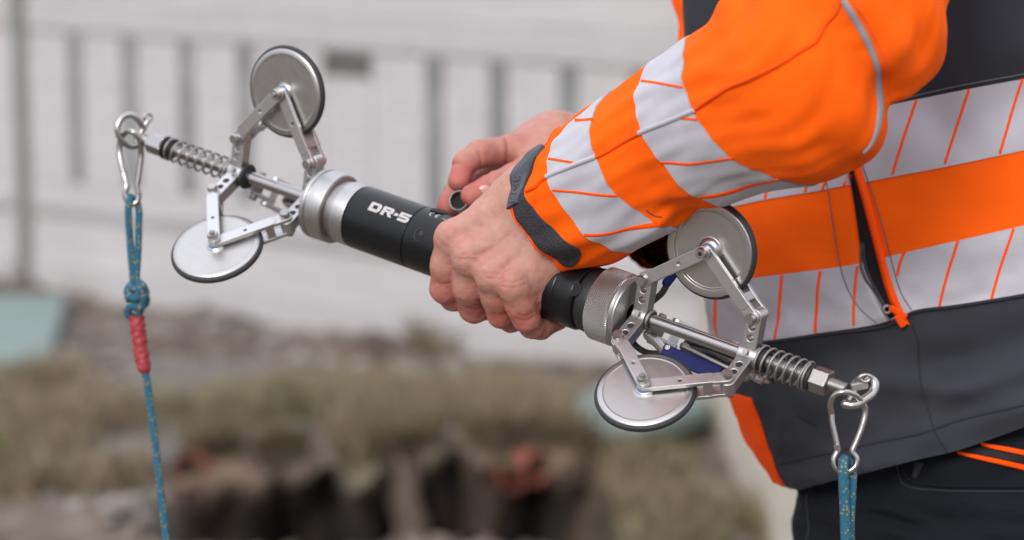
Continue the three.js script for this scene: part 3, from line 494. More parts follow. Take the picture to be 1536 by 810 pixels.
function pipe(label, px, py, r, L, yaw, y) {
  const pr = [[r * .84, 0], [r, 0], [r, L], [r * .84, L], [r * .84, 0]].map(q => new THREE.Vector2(...q)); const g = new THREE.LatheGeometry(pr, 28); g.rotateX(Math.PI / 2); g.rotateY(yaw);
  const c = G(px, 716, 0).setY(0), rr2 = ray(px, py); c.y = CAMH + rr2.y * (c.z / rr2.z); const m = thing('pipe_stub', label, 'pipe', c.clone()); mesh('pipe_wall', g, M.orangePipe, m); const rim = new THREE.TorusGeometry(r * .96, r * .12, 8, 28); rim.rotateY(yaw); rim.translate(0, 0, 0); mesh('socket_rim', rim, M.orangePipe, m); return m;
}
pipe('orange-red pipe stub sticking out of the left side of the pit', 283, 708, .036, .10, 2.7, .0);
pipe('orange-red pipe stub at the right side of the pit, nearer the middle', 772, 718, .028, .10, 3.5, .0);
pipe('orange-red pipe stub at the right side of the pit, beside the teal board', 806, 704, .034, .10, 3.8, .01);
{ // roots and a soil pillar hanging in the pit mouth
  const p = thing('soil_pillar', 'narrow brown column of soil standing in the dark pit', 'soil', V(G(604, 770).x, -.55, -(ZR + .02)));
  const g = gridGeo(16, 24, (u, v) => { const a = u * 6.283, r = .035 * (1 + .3 * noise3(Math.cos(a), Math.sin(a), v * 5)) * (1.3 - .4 * v); return V(Math.cos(a) * r + .01 * noise2(v * 4, 1), v * .58, Math.sin(a) * r); });
  mesh('soil', g, std([.13, .10, .08], { roughness: 1 }), p);
}
// ------------------------------------------------------------------ the worker: clothes are lofted shells, skin is one meshed field
const person = thing('person', 'worker in an orange and grey reflective jacket and dark trousers, gripping the tool', 'person', V(0, 0, 0));
class Loft { // closed shell through stations {c: centre, h: half width, d: front depth, b: back depth as a share of d}
  constructor(st, disp) { this.st = st; this.n = st.length; this.disp = disp || (() => 0); }
  cr(k, v, get) { const x = Math.max(0, Math.min(this.n - 1, v * (this.n - 1))), i = Math.min(this.n - 2, Math.floor(x)), t = x - i; const a = get(this.st[Math.max(0, i - 1)]), b = get(this.st[i]), c = get(this.st[i + 1]), d = get(this.st[Math.min(this.n - 1, i + 2)]); const f = (p, q, r, s) => .5 * (2 * q + (r - p) * t + (2 * p - 5 * q + 4 * r - s) * t * t + (3 * q - p - 3 * r + s) * t * t * t); return V(f(a.x, b.x, c.x, d.x), f(a.y, b.y, c.y, d.y), f(a.z, b.z, c.z, d.z)); }
  base(u, v) { const c = this.cr(0, v, s => s.c), h = this.cr(0, v, s => s.h), d = this.cr(0, v, s => s.d), b = this.st[0].b ?? 1, s = Math.sin(u), k = this.st[0].k ?? 1; const cu = Math.cos(u), sg = (x, e) => Math.sign(x) * Math.pow(Math.abs(x), e); return c.addScaledVector(h, sg(cu, k)).addScaledVector(d, sg(s, k) * (s > 0 ? 1 : b)); }
  bn(u, v) { const e = .004, a = this.base(u + e, v).sub(this.base(u - e, v)), w = this.base(u, Math.min(1, v + e)).sub(this.base(u, Math.max(0, v - e))); const n = a.cross(w).normalize(); const o = this.base(u, v).sub(this.cr(0, v, s => s.c)); return n.dot(o) < 0 ? n.negate() : n; }
  pt(u, v, off = 0) { return this.base(u, v).addScaledVector(this.bn(u, v), this.disp(u, v) + off); }
  nrm(u, v) { const e = .006, a = this.pt(u + e, v).sub(this.pt(u - e, v)), w = this.pt(u, Math.min(1, v + e)).sub(this.pt(u, Math.max(0, v - e))); const n = a.cross(w).normalize(); const o = this.bn(u, v); return n.dot(o) < 0 ? n.negate() : n; }
  table() { if (this.tb) return this.tb; this.tb = []; for (let j = 0; j <= 150; j++) for (let i = 0; i <= 150; i++) { const u = -.2 + i / 150 * (Math.PI + .4), v = j / 150, p = this.base(u, v), s = toPx(p); const f = this.bn(u, v).dot(p.clone().sub(CP)) < .01; this.tb.push([u, v, s[0], s[1], f]); } return this.tb; }
  inv(px, py) { // surface coordinates of the point seen at a pixel
    let best = 1e9, b; for (const q of this.table()) { if (!q[4]) continue; const e = (q[2] - px) ** 2 + (q[3] - py) ** 2; if (e < best) { best = e; b = q; } }
    let [u, v] = b; const e = .003; for (let k = 0; k < 12; k++) { const s = toPx(this.base(u, v)), a = toPx(this.base(u + e, v)), w = toPx(this.base(u, v + e)); const a1 = (a[0] - s[0]) / e, b1 = (w[0] - s[0]) / e, a2 = (a[1] - s[1]) / e, b2 = (w[1] - s[1]) / e, D = a1 * b2 - a2 * b1, rx = px - s[0], ry = py - s[1]; if (Math.abs(D) < 2000) break; const du = (rx * b2 - ry * b1) / D, dv = (a1 * ry - a2 * rx) / D; u += Math.max(-.08, Math.min(.08, du)); v += Math.max(-.05, Math.min(.05, dv)); v = Math.max(0, Math.min(1, v)); }
    const s = toPx(this.base(u, v)); const err = Math.hypot(s[0] - px, s[1] - py); if (err > Math.sqrt(best) + .5) { u = b[0]; v = b[1]; }
    return [u, v];
  }
  edge(pix) { // closed curve v(u) through pixels on the visible side, joined round the hidden side
    const a = pix.map(q => this.inv(q[0], q[1])).sort((p, q) => p[0] - q[0]), f = a[0], l = a[a.length - 1], TW = Math.PI * 2;
    const raw = u => { let x = ((u - f[0]) % TW + TW) % TW + f[0]; if (x >= l[0]) { const t = (x - l[0]) / (f[0] + TW - l[0]); const s = t * t * (3 - 2 * t); return lerp(l[1], f[1], s); } for (let i = 0; i < a.length - 1; i++) if (x <= a[i + 1][0]) { const t = (x - a[i][0]) / Math.max(1e-6, a[i + 1][0] - a[i][0]); const p0 = a[Math.max(0, i - 1)][1], p1 = a[i][1], p2 = a[i + 1][1], p3 = a[Math.min(a.length - 1, i + 2)][1]; return lerp(.5 * (2 * p1 + (p2 - p0) * t + (2 * p0 - 5 * p1 + 4 * p2 - p3) * t * t + (3 * p1 - p0 - 3 * p2 + p3) * t * t * t), lerp(p1, p2, t), .5); } return l[1]; };
    const n = 480; let w = Array.from({ length: n }, (_, i) => raw(i / n * TW)); for (let k = 0; k < 40; k++) w = w.map((x, i) => .5 * x + .25 * (w[(i + 1) % n] + w[(i + n - 1) % n]));
    return u => { const x = ((u / TW) % 1 + 1) % 1 * n, i = Math.floor(x) % n; return lerp(w[i], w[(i + 1) % n], x - Math.floor(x)); };
  }
  strip(vA, vB, nu, nv, off = 0, u0 = 0, u1 = Math.PI * 2, lip = 0) {
    const p = [], n = [], uv = [], idx = [], rows = [];
    if (lip) rows.push([0, -lip]); for (let j = 0; j <= nv; j++) rows.push([j / nv, off]); if (lip) rows.push([1, -lip]);
    let US = Array.isArray(nu) ? nu : null; if (US) nu = US.length - 1;
    for (const [f, o] of rows) for (let i = 0; i <= nu; i++) { const u = US ? US[i] : lerp(u0, u1, i / nu), v = lerp(vA(u), vB(u), f), q = this.pt(u, v, o), m = this.nrm(u, v); p.push(q.x, q.y, q.z); n.push(m.x, m.y, m.z); uv.push(u * .055, v * (this.len || .6)); }
    for (let j = 0; j < rows.length - 1; j++) for (let i = 0; i < nu; i++) { const a = j * (nu + 1) + i, b = a + 1, c = a + nu + 1, d = c + 1; idx.push(a, b, d, a, d, c); }
    const g = new THREE.BufferGeometry(); g.setAttribute('position', new THREE.Float32BufferAttribute(p, 3)); g.setAttribute('normal', new THREE.Float32BufferAttribute(n, 3)); g.setAttribute('uv', new THREE.Float32BufferAttribute(uv, 2)); g.setIndex(idx); return fixWind(g);
  }
  uvs(pix) { return pix.map(q => this.inv(q[0], q[1])); }
  // strip of cloth laid on the shell between two lines of surface coordinates
  patch(A, B, off, nA = 40, nB = 6, skirt = .0012, bulge = 0) {
    const line = (L, t) => { const x = t * (L.length - 1), i = Math.min(L.length - 2, Math.floor(x)), f = x - i; const c = (k) => { const p0 = L[Math.max(0, i - 1)][k], p1 = L[i][k], p2 = L[i + 1][k], p3 = L[Math.min(L.length - 1, i + 2)][k]; return .5 * (2 * p1 + (p2 - p0) * f + (2 * p0 - 5 * p1 + 4 * p2 - p3) * f * f + (3 * p1 - p0 - 3 * p2 + p3) * f * f * f); }; return [c(0), c(1)]; };
    const smo = L => { let q = Array.from({ length: nA + 1 }, (_, i) => line(L, i / nA)); for (let k = 0; k < 10 && L.length > 3; k++) q = q.map((x, i) => i && i < nA ? [0, 1].map(c => .5 * x[c] + .25 * (q[i - 1][c] + q[i + 1][c])) : x); return q; };
    const SA = smo(A), SB = smo(B);
    const rows = [[0, -skirt]]; for (let j = 0; j <= nB; j++) rows.push([j / nB, off + bulge * Math.sin(j / nB * Math.PI)]); rows.push([1, -skirt]);
    const f = (i, j) => { const t = Math.max(0, Math.min(1, (i - 1) / nA)), end = i === 0 || i === nA + 2; const ti = Math.round(t * nA), a = SA[ti], b = SB[ti], s = rows[j][0]; return this.pt(lerp(a[0], b[0], s), lerp(a[1], b[1], s), end ? -skirt : rows[j][1]); };
    const nI = nA + 2, nJ = rows.length - 1; let acc = 0;
    return gridGeo(nI, nJ, (x, y) => f(Math.round(x * nI), Math.round(y * nJ)), (x, y, q) => [q.x + q.z * .4, q.y]);
  }
  cord(pix, r, off, seg, sag = 0) { const L = Array.isArray(pix[0]) && pix.uv ? pix : this.uvs(pix); const pts = []; const c = new THREE.CatmullRomCurve3(L.map(q => V(q[0], q[1], 0))); const N = Math.max(6, Math.round(seg / 2)); for (let i = 0; i <= N; i++) { const q = c.getPoint(i / N); pts.push(this.pt(q.x, q.y, off)); } return tube(pts, r, seg, 7); }
}
function fixWind(g) { const p = g.attributes.position, n = g.attributes.normal, ix = g.index.array, a = V(), b = V(), c = V(), m = V(); let s = 0; for (let i = 0; i < ix.length; i += 3 * 7) { a.fromBufferAttribute(p, ix[i]); b.fromBufferAttribute(p, ix[i + 1]); c.fromBufferAttribute(p, ix[i + 2]); m.fromBufferAttribute(n, ix[i]); s += b.sub(a).cross(c.sub(a)).normalize().dot(m) > 0 ? 1 : -1; } if (s < 0) for (let i = 0; i < ix.length; i += 3) { const t = ix[i]; ix[i] = ix[i + 1]; ix[i + 1] = t; } return g; }
// materials of the clothes
const fab = (c, o = {}) => phy(c, { roughness: .82, sheen: .25, sheenRoughness: .6, sheenColor: new THREE.Color().setRGB(c[0] * .6 + .1, c[1] * .6 + .1, c[2] * .6 + .1), bumpMap: rep(T.weave, 130, 130), bumpScale: .00012, ...o });
M.orange = fab([1.0, .122, .002], { sheenColor: new THREE.Color().setRGB(.95, .20, .0), sheen: .2, specularIntensity: .3, map: rep(T.grime, 7, 7) });
M.orangeTrim = fab([1.0, .09, .003], { specularIntensity: .3, sheenColor: new THREE.Color().setRGB(.9, .2, .0), sheen: .2 });
M.tapeGrey = phy([.45, .44, .485], { map: rep(T.grime, 9, 9), roughness: .42, metalness: .0, sheen: .2, sheenRoughness: .4, bumpMap: rep(T.fleck, 20, 20), bumpScale: .00006 });
M.pipingGrey = phy([.27, .265, .29], { roughness: .5, bumpMap: rep(T.weave, 60, 60), bumpScale: .0003 });
M.charcoal = fab([.032, .0345, .044], { sheenColor: new THREE.Color().setRGB(.09, .095, .125), bumpScale: .0002, specularIntensity: .6 });
M.yoke = fab([.022, .0235, .031], { specularIntensity: .6, sheenColor: new THREE.Color().setRGB(.08, .08, .10) });
M.trouser = fab([.0065, .008, .012], { specularIntensity: .45, sheenColor: new THREE.Color().setRGB(.02, .025, .035), sheen: .15, roughness: .9 });
M.lining = fab([.012, .011, .014]);
M.thread = std([.11, .11, .12], { roughness: .9 });
M.threadO = std([.85, .10, .01], { roughness: .9 });
M.threadG = std([.30, .29, .30], { roughness: .9 });
M.strap = std([.06, .065, .08], { roughness: .6 });
M.velcro = std([.055, .056, .062], { roughness: 1, bumpMap: rep(T.fleck, 7, 7), bumpScale: .0009, map: rep(dataTex(256, 256, (i, j) => { const a = .75 + .5 * Math.pow(r1(), 2); return [a * .62, a * .62, a * .62]; }), 5.5, 5.5) });
M.velcro.color.setRGB(.06, .06, .068);
const towards = p => CP.clone().sub(p).normalize();
function armStations(rows, fd = .95) { // rows: [topX, topY, bottomX, bottomY, depth]
  const st = rows.map(r => { const a = P(r[0], r[1], r[4]), b = P(r[2], r[3], r[4]); return { c: a.clone().add(b).multiplyScalar(.5), h: a.clone().sub(b).multiplyScalar(.5) }; });
  st.forEach((s, i) => { const t = st[Math.min(st.length - 1, i + 1)].c.clone().sub(st[Math.max(0, i - 1)].c).normalize(); const v = towards(s.c); v.addScaledVector(t, -v.dot(t)).normalize(); s.h.addScaledVector(v, -s.h.dot(v)); s.d = v.multiplyScalar(s.h.length() * fd); });
  return st;
}
const wr = (a, b, x) => Math.exp(-(((x - a) / b) ** 2));

// ---- jacket body
const rowsJ = [[985, -560, 1700, -700, 1.90, .05], [1000, -470, 1800, -600, 1.88, .09], [1005, -330, 1900, -470, 1.87, .115], [1018, -150, 1945, -270, 1.86, .125], [1026, 40, 1965, -90, 1.85, .13], [1032, 220, 1970, 80, 1.85, .13], [1048, 380, 1965, 240, 1.85, .13], [1062, 480, 1955, 340, 1.85, .13], [1098, 590, 1945, 450, 1.85, .13], [1126, 672, 1935, 540, 1.85, .13], [1176, 742, 1925, 625, 1.85, .128], [1240, 850, 1915, 720, 1.85, .126]];
const jst = rowsJ.map(r => { const a = P(r[0], r[1], r[4]), b = P(r[2], r[3], r[4]), c = a.clone().add(b).multiplyScalar(.5), h = a.clone().sub(b).multiplyScalar(.5); return { c, h, d: V(0, 0, r[5]), b: .9 }; });
const body0 = new Loft(jst); body0.len = .75;
// zip opening: a shallow trough between the two fronts
const zipL = [[1269, 232], [1273, 262], [1279, 300], [1285, 345], [1291, 392], [1304, 425], [1318, 452], [1332, 478]], zipR = [[1277, 230], [1283, 262], [1294, 300], [1305, 345], [1317, 392], [1326, 425], [1336, 452], [1349, 474]];
const zl = body0.uvs(zipL), zr2 = body0.uvs(zipR);
const uOf = (L, v) => { if (v < L[0][1]) return L[0][0]; if (v > L[L.length - 1][1]) return L[L.length - 1][0]; for (let i = 0; i < L.length - 1; i++) if ((v - L[i][1]) * (v - L[i + 1][1]) <= 0) return lerp(L[i][0], L[i + 1][0], (v - L[i][1]) / (L[i + 1][1] - L[i][1] || 1e-6)); return null; };
const v0 = Math.min(...zl.map(q => q[1])), v1 = Math.max(...zl.map(q => q[1]));
const jwr = (u, v) => { // folds of the cloth
  let d = .0035 * fbm3(Math.cos(u) * 2.2, Math.sin(u) * 2.2, v * 7, 3);
  d += .0062 * Math.sin(v * 56 + u * 5 + 2.5 * noise2(u * 1.3 + 2, v * 5)) * sstep(.60, .66, v) * (.5 + .5 * noise2(u * 2.3 + 9, v * 4)) * sstep(.3, .65, Math.sin(u)); d += sstep(.3, .65, Math.sin(u)) * .0075 * Math.sin(v * 46 + Math.cos(u) * -7 + 2 * noise2(u * 1.5, v * 4)) * sstep(.62, .72, v) * (1 - sstep(.88, .95, v)) * (.4 + .6 * noise2(u * 2 + 5, v * 3));
  d += .0030 * Math.sin(v * 60 - u * 7 + 2 * noise2(u * 2, v * 3)) * (1 - sstep(.42, .5, v)) * sstep(.2, .6, Math.sin(u));
  return d;
};
body0.disp = (u, v) => { let d = jwr(u, v); const a = uOf(zl, v), b = uOf(zr2, v); if (a !== null && b !== null && v > v0 - .03 && v < v1 + .004) { const m = sstep(a - .006, a + .004, u) * (1 - sstep(b - .002, b + .006, u)); d -= .006 * m; d += .003 * sstep(a - .09, a - .004, u) * (1 - sstep(a - .004, a + .004, u)); } return d; };
const J = body0;
const uz0 = Math.min(...zl.map(q => q[0])) - .06, uz1 = Math.max(...zr2.map(q => q[0])) + .06, UJ = [];
for (let i = 0; i < 60; i++) UJ.push(uz0 * i / 60); for (let i = 0; i < 150; i++) UJ.push(lerp(uz0, uz1, i / 150)); for (let i = 0; i < 90; i++) UJ.push(lerp(uz1, 2.4, i / 90)); for (let i = 0; i <= 50; i++) UJ.push(lerp(2.4, Math.PI * 2, i / 50));
const eYoke = J.edge([[1020, 195], [1120, 190], [1220, 180], [1340, 156], [1440, 136], [1536, 118], [1700, 90]]);
const eG1 = J.edge([[1050, 325], [1130, 303], [1200, 291], [1272, 278], [1340, 265], [1440, 246], [1536, 225], [1700, 192]]);
const eO1 = J.edge([[1062, 428], [1122, 418], [1200, 408], [1290, 396], [1341, 382], [1440, 360], [1536, 338], [1700, 300]]);
const eG2 = J.edge([[1072, 520], [1147, 510], [1240, 498], [1340, 483], [1368, 466], [1440, 456], [1536, 440], [1700, 408]]);
const eHem = J.edge([[1168, 726], [1194, 737], [1230, 726], [1260, 716], [1355, 692], [1413, 682], [1470, 666], [1536, 640], [1640, 600]]);
const jacket = mesh('jacket', J.strip(() => 0, eYoke, UJ, 60), M.yoke, person);
mesh('reflective_band', J.strip(eYoke, eG1, UJ, 30, .0009, 0, Math.PI * 2, .0003), M.tapeGrey, jacket);
mesh('orange_panel', J.strip(eG1, eO1, UJ, 30), M.orange, jacket);
mesh('reflective_band', J.strip(eO1, eG2, UJ, 30, .0009, 0, Math.PI * 2, .0003), M.tapeGrey, jacket);
mesh('lower_panel', J.strip(eG2, eHem, UJ, 50), M.charcoal, jacket);
// rolled hem underside
mesh('hem_turn', J.strip(eHem, u => eHem(u) - .02, 180, 4, -.006), M.lining, jacket);
// orange edge of the front, curving down to the corner
{
  const a = [], b = []; const vA = J.inv(1104, 588)[1]; for (let i = 0; i <= 12; i++) { const f = i / 12; const u0 = .40 - .14 * f; const v = lerp(vA, eHem(.3) - .001, f); a.push([-.55, Math.min(v, eHem(-.4) - .0005)]); b.push([.36 - .10 * f * f + .02 * Math.sin(f * 3.1), Math.min(v, eHem(.3) - .0005)]); }
  mesh('orange_edge', J.patch(a, b, .0012, 50, 12), M.orangeTrim, jacket);
}
// zip: dark lining in the gap, orange tape with teeth, cord and puller
{
  const mid = zl.map((q, i) => [lerp(q[0], zr2[i][0], .02), q[1]]), md2 = zl.map((q, i) => [zr2[i][0] - .001, zr2[i][1]]);
  mesh('zip_lining', J.patch(mid, md2, .0012, 60, 6, .0002), M.lining, jacket);
  const tR = J.uvs([[1291, 226], [1298, 262], [1309, 300], [1320, 345], [1331, 392], [1341, 425], [1353, 455], [1368, 488]]), tL = J.uvs([[1277, 230], [1283, 262], [1294, 300], [1305, 345], [1317, 392], [1326, 425], [1337, 456], [1352, 484]]);
  const tape = mesh('zip_tape', J.patch(tL, tR.map((q, i) => [lerp(tL[i][0], q[0], .82), lerp(tL[i][1], q[1], .82)]), .0020, 70, 8, .001, .0010), M.orangeTrim, jacket);
  const tt = new RoundedBoxGeometry(.0023, .00125, .0016, 2, .0004), c = new THREE.CatmullRomCurve3(tL.map(q => V(q[0] + .001, q[1], 0))), N = 78;
  for (let i = 0; i < N; i++) { const f = (i + .5) / N, q = c.getPoint(f), q2 = c.getPoint(Math.min(1, f + .01)), p = J.pt(q.x, q.y, .0034), t = J.pt(q2.x, q2.y, .0034).sub(p).normalize(), n = J.nrm(q.x, q.y), x = t.clone().cross(n).normalize(); const m = mesh('zip_tooth', tt, M.orangeTrim, tape); m.matrixAutoUpdate = true; m.quaternion.setFromRotationMatrix(new THREE.Matrix4().makeBasis(x, t, n)); m.position.copy(p); }
  for (const [dx, o] of [[0, .0034], [3.2, .0030]]) mesh('edge_piping', J.cord([[1289 + dx, 366], [1291 + dx, 392], [1300 + dx, 418], [1312 + dx, 440], [1325 + dx, 462]].map(q => q), .0009, o, 50), M.strap, jacket);
  const pl = mesh('zip_puller', (() => { const g = new RoundedBoxGeometry(.013, .0045, .003, 3, .0014); g.rotateZ(-.55); const p = J.pt(...J.inv(1350, 468), .008); g.translate(p.x, p.y, p.z); return g; })(), M.orangeTrim, jacket);
  const g2 = new RoundedBoxGeometry(.0095, .005, .003, 3, .0014); g2.rotateZ(-1.0); { const p = J.pt(...J.inv(1353, 480), .007); g2.translate(p.x, p.y, p.z); } mesh('puller_tab', g2, M.orangeTrim, pl);
  const g3 = new THREE.TorusGeometry(.0024, .0013, 8, 20); { const p = J.pt(...J.inv(1331, 464), .007); g3.translate(p.x, p.y, p.z); } mesh('puller_ring', g3, M.steelDull, pl);
}
// seams, printed gaps in the bands
const seam = (pix, m, r = .00055, o = .0004, par = jacket, L = J, nm = 'seam') => mesh(nm, L.cord(pix, r, o, 60), m, par);
seam([[1238, 250], [1243, 290], [1250, 340], [1258, 390], [1270, 430], [1290, 462], [1315, 484]], M.thread, .00036, .0009);
seam([[1290, 228], [1297, 255], [1312, 300], [1327, 350], [1337, 390], [1345, 420], [1355, 445], [1368, 465]], M.thread, .00036, .0009);
seam([[1346, 149], [1440, 129], [1536, 111]], M.thread, .0005, .0001);
seam([[1370, 490], [1378, 515], [1377, 545], [1383, 580], [1394, 620], [1405, 650], [1421, 678]], M.yoke, .0006, -.0001);
seam([[1120, 518], [1147, 513], [1240, 501], [1340, 486], [1369, 469], [1440, 459], [1536, 443]], M.yoke, .0013, .0008);
seam([[1168, 697], [1230, 682], [1300, 668], [1380, 650], [1440, 630], [1536, 606]], M.yoke, .0010, -.0002);
function thinGap(L, a, b, par, w = 2.1, mid) { // coloured line left open in a reflective band
  const dx = b[0] - a[0], dy = b[1] - a[1], l = Math.hypot(dx, dy), nx = -dy / l * w, ny = dx / l * w, N = 6, A = [], B = [];
  for (let i = 0; i <= N; i++) { const f = i / N, s = mid ? Math.sin(f * Math.PI) : 0, x = lerp(a[0], b[0], f) + (mid ? mid[0] * s : 0), y = lerp(a[1], b[1], f) + (mid ? mid[1] * s : 0); A.push(L.inv(x - nx, y - ny)); B.push(L.inv(x + nx, y + ny)); }
  return mesh('orange_line', L.patch(A, B, .00105, 16, 2, -.0003), M.orangeTrim, par);
}
const bands = jacket.children.filter(c => c.name.startsWith('reflective_band'));
for (const [a, b] of [[[1374, 150], [1339, 262]], [[1453, 134], [1417, 246]], [[1534, 118], [1499, 231]], [[1217, 255], [1208, 288]], [[1240, 270], [1234, 284]], [[1278, 258], [1268, 278]], [[1152, 280], [1149, 298]]]) thinGap(J, a, b, bands[0]);
for (const [a, b] of [[[1174, 413], [1169, 506]], [[1231, 406], [1223, 500]], [[1287, 399], [1281, 489]], [[1357, 378], [1346, 414]], [[1437, 361], [1409, 461]], [[1520, 343], [1487, 449]], [[1076, 428], [1079, 512]]]) thinGap(J, a, b, bands[1], 2.1, [-2, 0]);

// ---- left sleeve (nearer the camera)
const rowsS = [[784, 240, 824, 424, 1.676], [818, 212, 866, 409, 1.660], [850, 185, 915, 398, 1.645], [880, 164, 962, 370, 1.630], [915, 140, 1012, 341, 1.615], [950, 115, 1062, 312, 1.602], [985, 91, 1116, 295, 1.585], [1020, 67, 1170, 278, 1.567], [1050, 42, 1223, 270, 1.552], [1078, 18, 1274, 256, 1.540], [1098, -8, 1312, 236, 1.531], [1114, -34, 1331, 200, 1.526], [1125, -60, 1333, 162, 1.525], [1130, -80, 1362, 143, 1.525], [1134, -96, 1396, 118, 1.525], [1138, -112, 1414, 82, 1.527], [1142, -135, 1411, 42, 1.532], [1146, -160, 1424, 0, 1.545], [1152, -210, 1442, -70, 1.57], [1170, -330, 1470, -210, 1.63], [1210, -430, 1500, -330, 1.70], [1290, -520, 1540, -440, 1.76]];
const S = new Loft(armStations(rowsS, .92)); S.len = .55;
const vS = (x, y) => S.inv(x, y)[1], vCuff = vS(800, 330), vMid = vS(985, 320), vElb = vS(1200, 200), vIn = vS(1120, 30), vUp = vS(1370, 60);
S.disp = (u, v) => {
  let d = .0030 * fbm3(Math.cos(u) * 1.6, Math.sin(u) * 1.6, v * 5, 2);
  d += .0045 * Math.sin(u * 4.2 + v * 30 + 1.2 * noise2(u, v * 6)) * wr(vIn, .07, v) * wr(.25, .55, u);     // pulls at the inner elbow
  d += .0042 * Math.sin(v * 62 + u * 3) * wr(vElb, .05, v) * wr(2.35, .45, u);                                // dents near the elbow's underside
  d += .0030 * Math.sin(v * 48 - u * 2.5 + noise2(u * 2, v * 5)) * wr(vMid, .09, v) * wr(2.5, .6, u);
  d += .0006 * Math.sin(v * 90 + u * 3 + 2 * noise2(u * 2, v * 9)) * wr(vCuff, .05, v);
  d += .0055 * Math.sin(v * 44 + u * 2.0 + 1.2) * wr(vUp, .06, v) * wr(2.0, .8, u);
  return d; };
const e0 = S.edge([[818, 213], [806, 224], [790, 238], [776, 256], [769, 285], [770, 316], [780, 338], [796, 362], [815, 384], [835, 400], [858, 409]]);
const eb1 = S.edge([[893, 157], [862, 178], [838, 200], [821, 236], [823, 270], [844, 311], [875, 347], [910, 366], [942, 376]]);
const eb2 = S.edge([[907, 146], [893, 163], [885, 192], [895, 236], [921, 290], [958, 321], [1000, 336]]);
const eb3 = S.edge([[986, 91], [962, 120], [955, 140], [958, 176], [968, 207], [994, 246], [1035, 283], [1077, 301]]);
const eb4 = S.edge([[1030, 58], [1024, 90], [1022, 110], [1030, 150], [1046, 181], [1077, 218], [1113, 249], [1175, 270]]);
const sleeve = mesh('sleeve', S.strip(eb4, () => 1, 150, 90), M.orange, person);
mesh('cuff_panel', S.strip(e0, eb1, 150, 16), M.orange, sleeve);
const rb1 = mesh('reflective_band', S.strip(eb1, eb2, 160, 16, .0008, 0, Math.PI * 2, .0003), M.tapeGrey, sleeve);
mesh('orange_panel', S.strip(eb2, eb3, 150, 16), M.orange, sleeve);
const rb2 = mesh('reflective_band', S.strip(eb3, eb4, 160, 16, .0008, 0, Math.PI * 2, .0003), M.tapeGrey, sleeve);
{ // cuff turned inwards
  mesh('cuff_lining', S.strip(u => e0(u), u => e0(u) + .03, 120, 3, -.0045), M.lining, sleeve);
  mesh('cuff_edge', (() => { const g = []; const N = 120; for (let i = 0; i < N; i++) { const u = i / N * Math.PI * 2; g.push(S.pt(u, e0(u) + .001, -.0012)); } return tube(g, .0019, 180, 8, true); })(), M.orangeTrim, sleeve);
  const vel1 = S.uvs([[793, 240], [783, 268], [774, 300], [776, 322], [790, 350], [813, 375], [840, 397], [857, 399], [868, 392]]), vel2 = S.uvs([[812, 224], [793, 258], [787, 283], [794, 303], [806, 323], [828, 346], [852, 359], [868, 370], [871, 384]]);
  mesh('velcro_strip', S.patch(vel1, vel2, .0010, 60, 8, .0004), M.velcro, sleeve);
  const s1 = S.uvs([[812, 217], [790, 237], [774, 256], [767, 285], [767, 314]]), s2 = S.uvs([[817, 219], [803, 238], [789, 263], [785, 285], [783, 304]]);
  const strap = mesh('cuff_strap', S.patch(s1, s2, .0024, 40, 6, .0005, .0003), M.strap, sleeve);
  // raised mark on the strap, stroke by stroke
  for (const pts of [[[771, 296], [772, 303], [779, 302]], [[771, 290], [779, 291]], [[773, 285], [778, 281], [772, 278], [779, 276]], [[774, 272], [781, 270], [777, 265], [783, 266], [780, 260]]]) mesh('embossed_mark', S.cord(pts, .0007, .0027, 16), M.strap, strap);
}
{ // raised seam along the arm and the grey piping by the elbow
  const sp = [[776, 268], [800, 262], [822, 258], [850, 245], [893, 227], [960, 199], [1040, 165], [1120, 120], [1190, 82], [1232, 46], [1245, 28], [1264, -8]];
  for (const g of [[[793, 286], [803, 281], [812, 271], [821, 265]], [[893, 236], [960, 200]], [[1040, 165], ...sp.slice(7)]]) mesh('raised_seam', S.cord(g.length < 3 ? [g[0], [(g[0][0] + g[1][0]) / 2, (g[0][1] + g[1][1]) / 2], g[1]] : g, .0015, .0004, 100), M.orangeTrim, sleeve);
  for (const [b, a, c] of [[rb1, [822, 265], [892, 236]], [rb2, [962, 199], [1040, 166]]]) { const L = []; for (let i = 0; i <= 8; i++) L.push([lerp(a[0], c[0], i / 8), lerp(a[1], c[1], i / 8) - Math.sin(i / 8 * 3.14) * 0]); mesh('covered_seam', S.cord(L, .0017, .0007, 40), M.tapeGrey, b); }
  const pa = S.uvs([[1259, 2], [1283, 40], [1301, 75], [1314, 115], [1318, 150], [1314, 182], [1292, 226]]), pb = S.uvs([[1272, -3], [1294, 32], [1311, 68], [1323, 110], [1326, 148], [1320, 182], [1293, 229]]);
  mesh('reflective_piping', S.patch(pa, pb.map((q, i) => [lerp(pa[i][0], q[0], .8), lerp(pa[i][1], q[1], .8)]), .0009, 60, 4, .0004, .0004), M.pipingGrey, sleeve);
  mesh('piping_stitch', S.cord([[1278, -2], [1300, 30], [1317, 66], [1329, 108], [1333, 140]], .0005, .0006, 60), M.threadO, sleeve);
}
for (const [a, b, m] of [[[823, 238], [874, 246], 0], [[831, 285], [926, 294], 0], [[878, 348], [990, 329], [0, 4]], [[863, 181], [889, 179], 0]]) thinGap(S, a, b, rb1, 1.8, m || undefined);
for (const [a, b, m] of [[[963, 122], [1024, 131], 0], [[1017, 177], [1046, 179], 0], [[991, 244], [1100, 236], [0, 3]], [[1051, 291], [1168, 268], [0, 3]]]) thinGap(S, a, b, rb2, 1.8, m || undefined);

